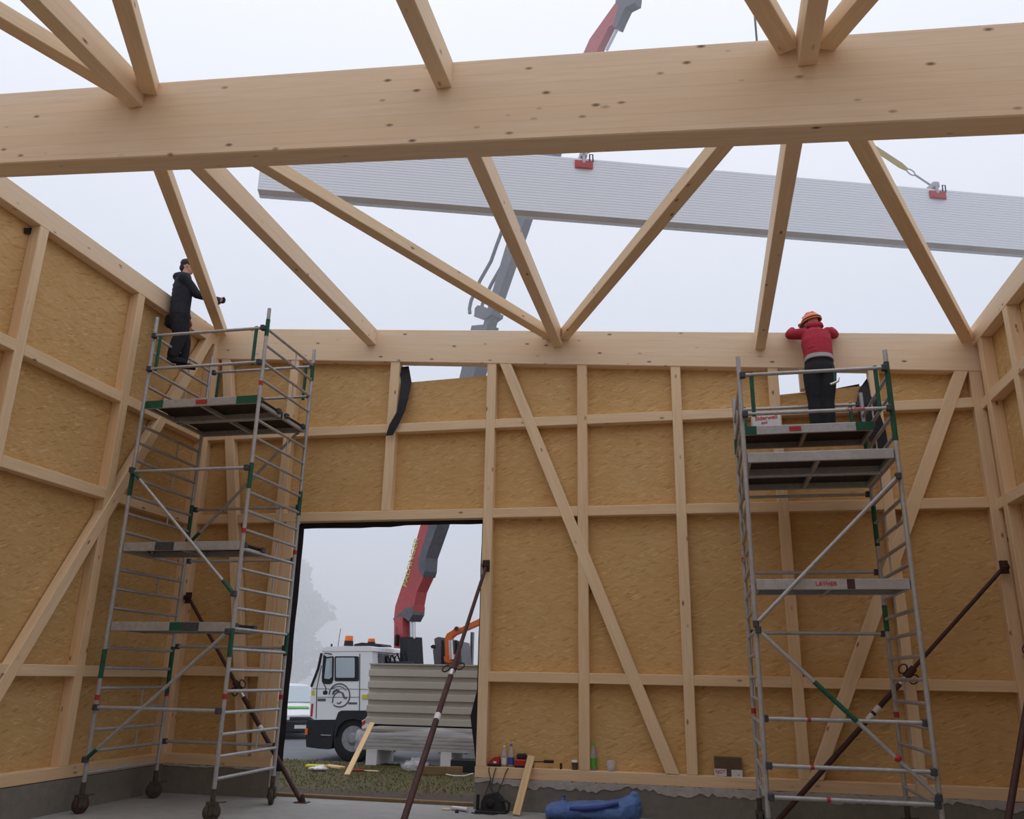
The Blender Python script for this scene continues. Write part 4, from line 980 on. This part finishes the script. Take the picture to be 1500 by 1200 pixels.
obj('helmet_band', MB().path([hd+hu*.040+hr*(.109*math.cos(a))+hf*(.135*math.sin(a)-.006) for a in [2*math.pi*k/24 for k in range(25)]], .010, 6), DARKC, hm)
obj('visor', MB().prism([hd+hu*.012+hr*x+hf*y for x, y in ((-.09, .06), (.09, .06), (.075, .15), (0, .185), (-.075, .15))], hu*.02), DARKC, hm)
obj('chin_strap', MB().path([hd+hr*.085+hu*.02, hd+hr*.075-hu*.06+hf*.03, hd-hu*.125+hf*.04, hd-hr*.075-hu*.06+hf*.03, hd-hr*.085+hu*.02], .006, 6), DARKC, hm)
# hammer hanging from the belt
hmr = thing('hammer', at_y(1222, 555, 10.78), 'teal handled claw hammer hanging at the red-topped worker\'s hip', 'hammer')
ht = at_y(1218.5, 538, 10.80); hbm = at_y(1222.5, 561, 10.78)
obj('handle', MB().path([ht, ht.lerp(hbm, .5)+Vector((.012, 0, 0)), hbm], [.014, .016, .014], 8), GREEN, hmr)
obj('head', MB().path([hbm+Vector((-.055, 0, -.02)), hbm, hbm+Vector((.045, 0, .02)), hbm+Vector((.065, 0, .07))], [.02, .018, .014, .006], 8), CHROME, hmr)
obj('holder', MB().path([ht+Vector((-.03, .02, .02)), ht+Vector((.0, -.02, .0)), ht+Vector((.02, .03, .03))], .01, 6), FELT, hmr)

# ---- worker in dark clothes standing on the ladder frame in the tall corner
pl = thing('person', (lx0, 10.0, 5.76), 'person in dark jacket and trousers standing high on the scaffold rungs in the tall corner', 'person')
YL = 10.06
F2 = Vector((.86, .51, 0)); R2 = Vector((F2.y, -F2.x, 0))
hip2 = at_y(263, 468, YL); wa2 = at_y(264.5, 450, YL); ch2 = at_y(267.5, 427, YL); uc2 = at_y(269, 413, YL); nb2 = at_y(271, 404.5, YL); hd2 = at_y(275, 391.5, YL+.02)
ln2 = (uc2-hip2).normalized(); f2 = (F2-ln2*F2.dot(ln2)).normalized(); r2_ = f2.cross(ln2)
sR = uc2 + r2_*.185 - ln2*.02; sL = uc2 - r2_*.185 - ln2*.02
eR = at_y(290, 432, 10.02); wR = at_y(313.5, 437, 10.25)
eL = sL + Vector((.02, -.02, -.27)); wL = hip2 - r2_*.2 + f2*.10 + Vector((0, 0, .10))
# the near arm reaches behind the brace
sA, eA, wA = (sR, at_y(288, 431, 10.10), at_y(312, 437.5, 10.30))
legs2 = []
for px_k, ay, off_ in ((258, 9.90, .085), (264, 10.13, -.085)):
    h = hip2 + r2_*off_*.9; a_ = Vector((lx0+.0, ay, 5.76+.10)); k_ = h.lerp(a_, .5) + f2*.05
    legs2.append((h, k_, a_))
b2 = MB()
loft(b2, [(hip2-ln2*.10, r2_, f2, .13, .10), (hip2, r2_, f2, .155, .115), (wa2, r2_, f2, .135, .10), (ch2, r2_, f2, .16, .112), (uc2, r2_, f2, .15, .095), (nb2, r2_, f2, .07, .065)])
limb(b2, [nb2-ln2*.03, nb2.lerp(hd2, .6)], [.06, .054])
at2, hr2, hf2, hu2 = headmesh(b2, hd2, F2 + Vector((0, 0, -.05)), Z_, .98)
limb(b2, [sA, eA, wA], [.054, .042, .029]); limb(b2, [sL, eL, wL], [.054, .042, .029])
hand(b2, wA, (wA-eA), Vector((.2, -.9, .1)), 1, .9); hand(b2, wL, (wL-eL)+Vector((0, 0, -.05)), Vector((.3, .2, -1)), 1, .5)
for h, k_, a_ in legs2:
    limb(b2, [h, k_, a_], [.085, .055, .04]); limb(b2, [a_-F2*.04-Z_*.05, a_+F2*.14-Z_*.06], [.036, .03])
fused('body', b2, SKIN, pl, .0075, 3); faceparts(at2, pl)
gl = MB(); hand(gl, wA, (wA-eA), Vector((.2, -.9, .1)), 1, .9, 1.3); fused('glove', gl, DARKP, pl, .0075, 2)
j2 = MB(); loft(j2, [(hip2+ln2*.02, r2_, f2, .185, .142), (wa2, r2_, f2, .175, .138), (ch2, r2_, f2, .195, .142), (uc2, r2_, f2, .178, .125), (nb2-ln2*.01, r2_, f2, .10, .092), (nb2+ln2*.03, r2_, f2, .075, .072)])
limb(j2, [sA, eA, eA.lerp(wA, .92)], [.082, .066, .052]); limb(j2, [sL, eL, eL.lerp(wL, .92)], [.082, .066, .052])
for k in range(5):
    z = wa2.lerp(uc2, .1+.17*k); j2.path([z+r2_*.14-f2*.11, z-f2*.138+ln2*.015, z-r2_*.14-f2*.11], [.006, .013, .006], 6)
fused('jacket', j2, NAVYJ, pl, .010, 4)
h2 = MB(); hb = nb2 - f2*.07 - ln2*.005; h2.path([hb+r2_*-.10+f2*.06, hb-r2_*.075-ln2*.015, hb-ln2*.05-f2*.03, hb+r2_*.075-ln2*.015, hb+r2_*.10+f2*.06], [.032, .045, .058, .045, .032], 12); h2.ball(hb-ln2*.02-f2*.02, (.085, .075, .07)); fused('hood', h2, NAVYJ, pl, .010, 4)
t2 = MB(); loft(t2, [(hip2-ln2*.14, r2_, f2, .165, .135), (hip2-ln2*.03, r2_, f2, .185, .145), (hip2+ln2*.06, r2_, f2, .178, .138)])
for h, k_, a_ in legs2: limb(t2, [h-ln2*.05, k_, a_+Z_*.02], [.115, .092, .078])
fused('trousers', t2, BLACKT, pl, .010, 4)
hc = MB()
loft(hc, [(at2(0, -.012, .005), hr2, hf2, .080, .090), (at2(0, -.014, .05), hr2, hf2, .085, .102), (at2(0, -.010, .095), hr2, hf2, .072, .092), (at2(0, -.008, .122), hr2, hf2, .044, .056), (at2(0, -.008, .13), hr2, hf2, .012, .016)]); hc.ball(at2(0, -.05, -.02), (.07, .06, .07), 14, 10)
fused('hair', hc, HAIR, pl, .008, 3)
for h, k_, a_ in legs2:
    bt = MB(); limb(bt, [a_-F2*.03-Z_*.045, a_+F2*.16-Z_*.055], [.045, .036]); limb(bt, [a_+Z_*.07, a_-Z_*.03], [.062, .055]); bt.cbox(Vector((-.08, -.045, -.098)), Vector((.20, .045, -.070)), .01)
    nb_ = 26
    bt.v[-24:] = [tuple(a_ + F2*x + Vector((-F2.y, F2.x, 0))*y + Z_*z) for x, y, z in bt.v[-24:]]
    fused('boot', bt, BLACKT, pl, .009, 2)
pch = hip2 - f2*.10 - r2_*.0 + ln2*.02
obj('tool_pouch', MB().cbox(hip2-Vector((.205, .08, .12)), hip2-Vector((.125, -.05, -.07)), .03), BLACKT, pl)
obj('pocket_badge', MB().ball(at_y(283.5, 465, YL-.16), (.018, .006, .02), 10, 6), WHITE, pl)

# ------------------------------------------------------------------ small things on the sill and the slab
SZ = .507; SYY = D+.072
def bottle(x, h, body, cap, label, lab, y=SYY, r=.038, lz=(.12, .42)):
    t = thing('bottle', (x, y, SZ), label, 'bottle', 'drink bottles on the sill')
    obj('body', MB().lathe([(r*.9, 0), (r, .01), (r, h*.55), (r*.85, h*.66), (r*.42, h*.84), (r*.34, h*.93)], (x, y, SZ), n=18), body, t)
    obj('cap', MB().lathe([(r*.42, h*.92), (r*.42, h*1.0), (r*.3, h*1.005)], (x, y, SZ), n=14), cap, t)
    obj('label', MB().lathe([(r*1.02, h*lz[0]), (r*1.02, h*lz[1])], (x, y, SZ), n=18), lab, t); return t
bottle(-2.575, .255, WATERC, WHITE, 'clear bottle with a white label on the sill, beside the red charger', WHITE)
bottle(-2.485, .275, WATERC, BLUEL, 'clear bottle with blue cap and blue label on the sill', BLUEL)
bottle(-1.42, .325, WATERC, GREENL, 'clear bottle with a bright green label on the sill beyond the stud', GREENL, r=.042, lz=(.12, .46))
ch = thing('battery_charger', (-2.69, SYY, SZ), 'red and black battery charger on the sill beside the door jamb', 'charger')
obj('base', MB().cbox((-2.785, SYY-.055, SZ), (-2.625, SYY+.05, SZ+.035), .008), DARKP, ch)
obj('battery', MB().prism([(-2.765, SYY-.05, SZ+.035), (-2.63, SYY-.05, SZ+.035), (-2.63, SYY-.05, SZ+.12), (-2.70, SYY-.05, SZ+.11), (-2.755, SYY-.05, SZ+.07)], (0, .08, 0)), REDPL, ch)
obj('badge', MB().cbox((-2.705, SYY-.056, SZ+.04), (-2.665, SYY-.05, SZ+.065), .002), WHITE, ch)
dr = thing('tool_battery_case', (-2.35, SYY, SZ), 'red plastic tool case with black top on the sill behind the leaning plank', 'tool case')
obj('case', MB().cbox((-2.43, SYY-.06, SZ), (-2.275, SYY+.05, SZ+.10), .015), REDPL, dr); obj('foot', MB().cbox((-2.425, SYY-.065, SZ), (-2.28, SYY-.055, SZ+.03), .004), DARKP, dr)
obj('top', MB().cbox((-2.405, SYY-.05, SZ+.10), (-2.28, SYY+.04, SZ+.165), .015), DARKP, dr)
gn = thing('glue_gun', (-2.04, SYY, SZ), 'black handled tool with a thin red-brown rod lying above the sill beyond the leaning plank', 'tool')
obj('rod', MB().tube((-2.22, SYY-.04, SZ+.075), (-2.02, SYY-.04, SZ+.085), .008, 8), RUST, gn); obj('grip', MB().cbox((-2.05, SYY-.06, SZ+.068), (-1.92, SYY-.02, SZ+.105), .008), DARKP, gn)
obj('stand', MB().cbox((-2.20, SYY-.06, SZ), (-2.185, SYY+.0, SZ+.08), .003), DARKP, gn)
tag(obj('dowel', MB().cbox((-1.845, SYY-.04, SZ), (-1.815, SYY-.01, SZ+.075), .008), RUST), 'small brown upright stub standing on the sill before the cup', 'stub')
cp = thing('paper_cup', (-1.655, SYY, SZ), 'brown cup with white lid on the sill beside the stud', 'cup')
obj('cup', MB().lathe([(.032, 0), (.040, .085), (.042, .09)], (-1.655, SYY-.02, SZ), n=18), CARD, cp); obj('lid', MB().lathe([(.043, .088), (.043, .105), (.03, .115)], (-1.655, SYY-.02, SZ), n=18), WHITE, cp)
tb = thing('plastic_tub', (-1.20, SYY, SZ), 'clear plastic tub holding white scraps on the sill beyond the green-labelled bottle', 'tub')
obj('tub', MB().lathe([(.05, 0), (.06, .12), (.062, .125), (.056, .12), (.046, .006)], (-1.20, SYY-.01, SZ), n=20), FILMT, tb); sc_ = MB().ball((-1.20, SYY-.01, SZ+.04), (.04, .04, .04), 10, 8); obj('scraps', sc_, WHITE, tb)
bx_ = thing('carton', (.225, SYY, SZ), 'brown cardboard carton with white labels on the sill beside the red-topped worker\'s tower', 'carton')
obj('box', MB().cbox((.065, SYY-.06, SZ), (.39, SYY+.07, SZ+.215), .004), CARD, bx_)
l1 = obj('label', MB().box((.062, SYY-.0635, SZ+.005), (.205, SYY-.0605, SZ+.085)), WHITE, bx_); lettering('lettering', 'EJOT', .055, TEXTR, facing(.133, SYY-.0645, SZ+.052), l1)
l2 = obj('label', MB().box((.262, SYY-.0635, SZ), (.392, SYY-.0605, SZ+.08)), WHITE, bx_); obj('print', MB().box((.335, SYY-.0655, SZ+.02), (.36, SYY-.0636, SZ+.028)), DRAIN, l2)
# carton on the top platform
c0 = at_y(1103, 629, 10.36); c0.z = 4.56
ct = thing('white_carton', (c0.x+.17, 10.45, c0.z), 'white carton with red lettering on the red-topped worker\'s platform', 'carton')
obj('box', MB().cbox((c0.x, 10.36, c0.z), (c0.x+.335, 10.6, c0.z+.215), .006), WHITE, ct)
lettering('lettering', 'Siderwell', .072, TEXTR, facing(c0.x+.165, 10.357, c0.z+.145, .06), ct); lettering('lettering', 'and', .05, TEXTR, facing(c0.x+.14, 10.357, c0.z+.085, .1), ct)
# leaning plank
pk = timber('leaning_plank', at_z(766, 1187, 0)*0+Vector((-2.315, 11.02, .012)), (-2.20, D-.012, .655), .095, .025, (1, 0, 0), PLANKW); tag(pk, 'short pale plank leaning against the sill between charger and cup', 'plank')
# radio / charger case with cables
rd = thing('site_radio', (-2.62, 11.20, 0), 'black site radio with handle and stub aerial on the slab by the plinth', 'radio')
xr = -2.66
obj('case', MB().prism([(xr-.13, 11.12, .025), (xr+.16, 11.12, .025), (xr+.13, 11.12, .16), (xr+.05, 11.12, .23), (xr-.08, 11.12, .20), (xr-.12, 11.12, .13)], (0, .17, 0)), DARKP, rd)
obj('handle', MB().path([(xr+.13, 11.14, .15), (xr+.20, 11.14, .145), (xr+.235, 11.14, .12), (xr+.225, 11.14, .035), (xr+.14, 11.14, .03)], .014, 8), DARKP, rd)
obj('foot', MB().cbox((xr-.2, 11.10, 0), (xr+.2, 11.30, .027), .01), DARKP, rd)
obj('aerial', MB().tube((xr-.18, 11.17, .02), (xr-.175, 11.17, .20), .020, 10), DARKP, rd)
obj('grille', MB().lathe([(.055, 0), (.055, .006), (.02, .008)], (xr+.0, 11.12, .11), (0, -1, 0), 20), FELT, rd)
cab = MB()
cab.path([(-2.75, D-.012, SZ-.005), (-2.755, D-.02, .46), (-2.72, D-.03, .36), (-2.77, 11.30, .20), (-2.74, 11.25, .12), (-2.70, 11.2, .18)], .006, 6)
cab.path([(-2.66, D-.012, SZ-.005), (-2.68, D-.02, .44), (-2.70, D-.03, .34), (-2.72, 11.32, .28), (-2.66, 11.28, .21)], .006, 6)
obj('cable', cab, DARKP, rd)
tag(obj('power_cable', MB().path([(-2.50, D-.012, SZ-.005), (-2.53, D-.02, .45), (-2.57, D-.03, .33), (-2.60, 11.33, .27), (-2.60, 11.27, .215)], .006, 6).path([(-2.88, 11.05, .008), (-2.80, 11.0, .008), (-2.72, 11.03, .008), (-2.62, 10.99, .008), (-2.55, 11.06, .008)], .007, 6), DARKP), 'thin black cable hanging from the sill to the site radio', 'cable')
cart = thing('sealant_cartridge', (-3.05, 11.18, 0), 'white sealant cartridge with a violet stripe lying on the slab by the door', 'cartridge')
obj('tube', MB().tube((-3.17, 11.22, .027), (-2.95, 11.12, .027), .025, 14), WHITE, cart); obj('stripe', MB().box((-3.165, 11.105, .012), (-2.955, 11.11, .02)), principled('violet_print', (.16, .12, .40), .5)[0], cart)
cart.matrix_basis = cart.matrix_basis
tag(obj('wood_chip', MB().cbox((-3.30, 11.16, 0), (-3.20, 11.22, .02), .004), WOOD), 'small pale wood chip lying on the slab near the door threshold', 'wood chip')
tag(obj('brown_plug', MB().lathe([(.022, 0), (.024, .03), (.01, .04)], (-3.06, 11.02, 0), n=12), RUST), 'tiny brown plug lying before the white sealant cartridge', 'plug')
# blue sack
sk = MB(); r5 = random.Random(12)
loft(sk, [(Vector((-1.95, 10.98, .08)), Y_, Z_, .08, .06), (Vector((-1.88, 11.0, .10)), Y_, Z_, .17, .10), (Vector((-1.65, 11.0, .12)), Y_, Z_, .22, .115), (Vector((-1.4, 11.0, .12)), Y_, Z_, .23, .115), (Vector((-1.15, 11.0, .135)), Y_, Z_, .23, .13), (Vector((-.98, 11.0, .16)), Y_, Z_, .22, .155), (Vector((-.86, 11.02, .17)), Y_, Z_, .16, .15), (Vector((-.81, 11.02, .15)), Y_, Z_, .06, .08)], 22)
sk.v = [(x, y, z*.86) for x, y, z in sk.v]
sk.ball((-.95, 11.0, .19), (.10, .10, .10), 12, 8); sk.path([(-1.72, 11.0, .16), (-1.735, 11.0, .22), (-1.75, 11.0, .265)], [.045, .030, .016], 8); sk.path([(-.93, 11.0, .22), (-.885, 11.0, .29), (-.87, 11.0, .33)], [.075, .045, .03], 8)
sk.path([(-.87, 11.0, .32), (-.83, 10.98, .24), (-.84, 10.95, .17)], [.03, .028, .02], 8)
bsk = thing('blue_sack', (-1.4, 11.0, 0), 'crumpled blue plastic sack lying on the slab before the plinth', 'sack')
sko = fused('sack', sk, BLUEB, bsk, .014, 4)
from mathutils import noise as mn
for v in sko.data.vertices:
    p = v.co; q = mn.ridged_multi_fractal(Vector((p.x*3.2, p.y*3.2, p.z*4.5)), 1.0, 2.1, 4, 1.0, 2.0)
    v.co = p + v.normal*(.026*(q-1.1)); v.co.z = max(.004, v.co.z)
obj('strap', MB().path([(-1.62, 10.79, .145), (-1.45, 10.77, .15), (-1.25, 10.775, .175), (-1.05, 10.80, .225)], [.02, .028, .028, .02], 8), principled('dark_blue_tape', (.02, .045, .25), .5)[0], bsk)
# ---- fog: thin bank over the road, thicker air higher up and far away
def fog(name, lo, hi, dens):
    mt = bpy.data.materials.new(name); mt.use_nodes = True; nt = mt.node_tree; nt.nodes.clear()
    o = N(nt, 'ShaderNodeOutputMaterial'); v = N(nt, 'ShaderNodeVolumeScatter'); v.inputs['Density'].default_value = dens
    v.inputs['Color'].default_value = (.995, .996, 1.0, 1); v.inputs['Anisotropy'].default_value = .35
    nt.links.new(v.outputs[0], o.inputs['Volume'])
    b = obj('fog_bank', MB().box(lo, hi), mt); tag(b, kind='stuff'); return b
fog('fog_far', (-140, 27, -.40), (140, 95, 9.2), .062)
fog('fog_high', (-60, 12.4, 7.4), (60, 26.8, 22), .024)
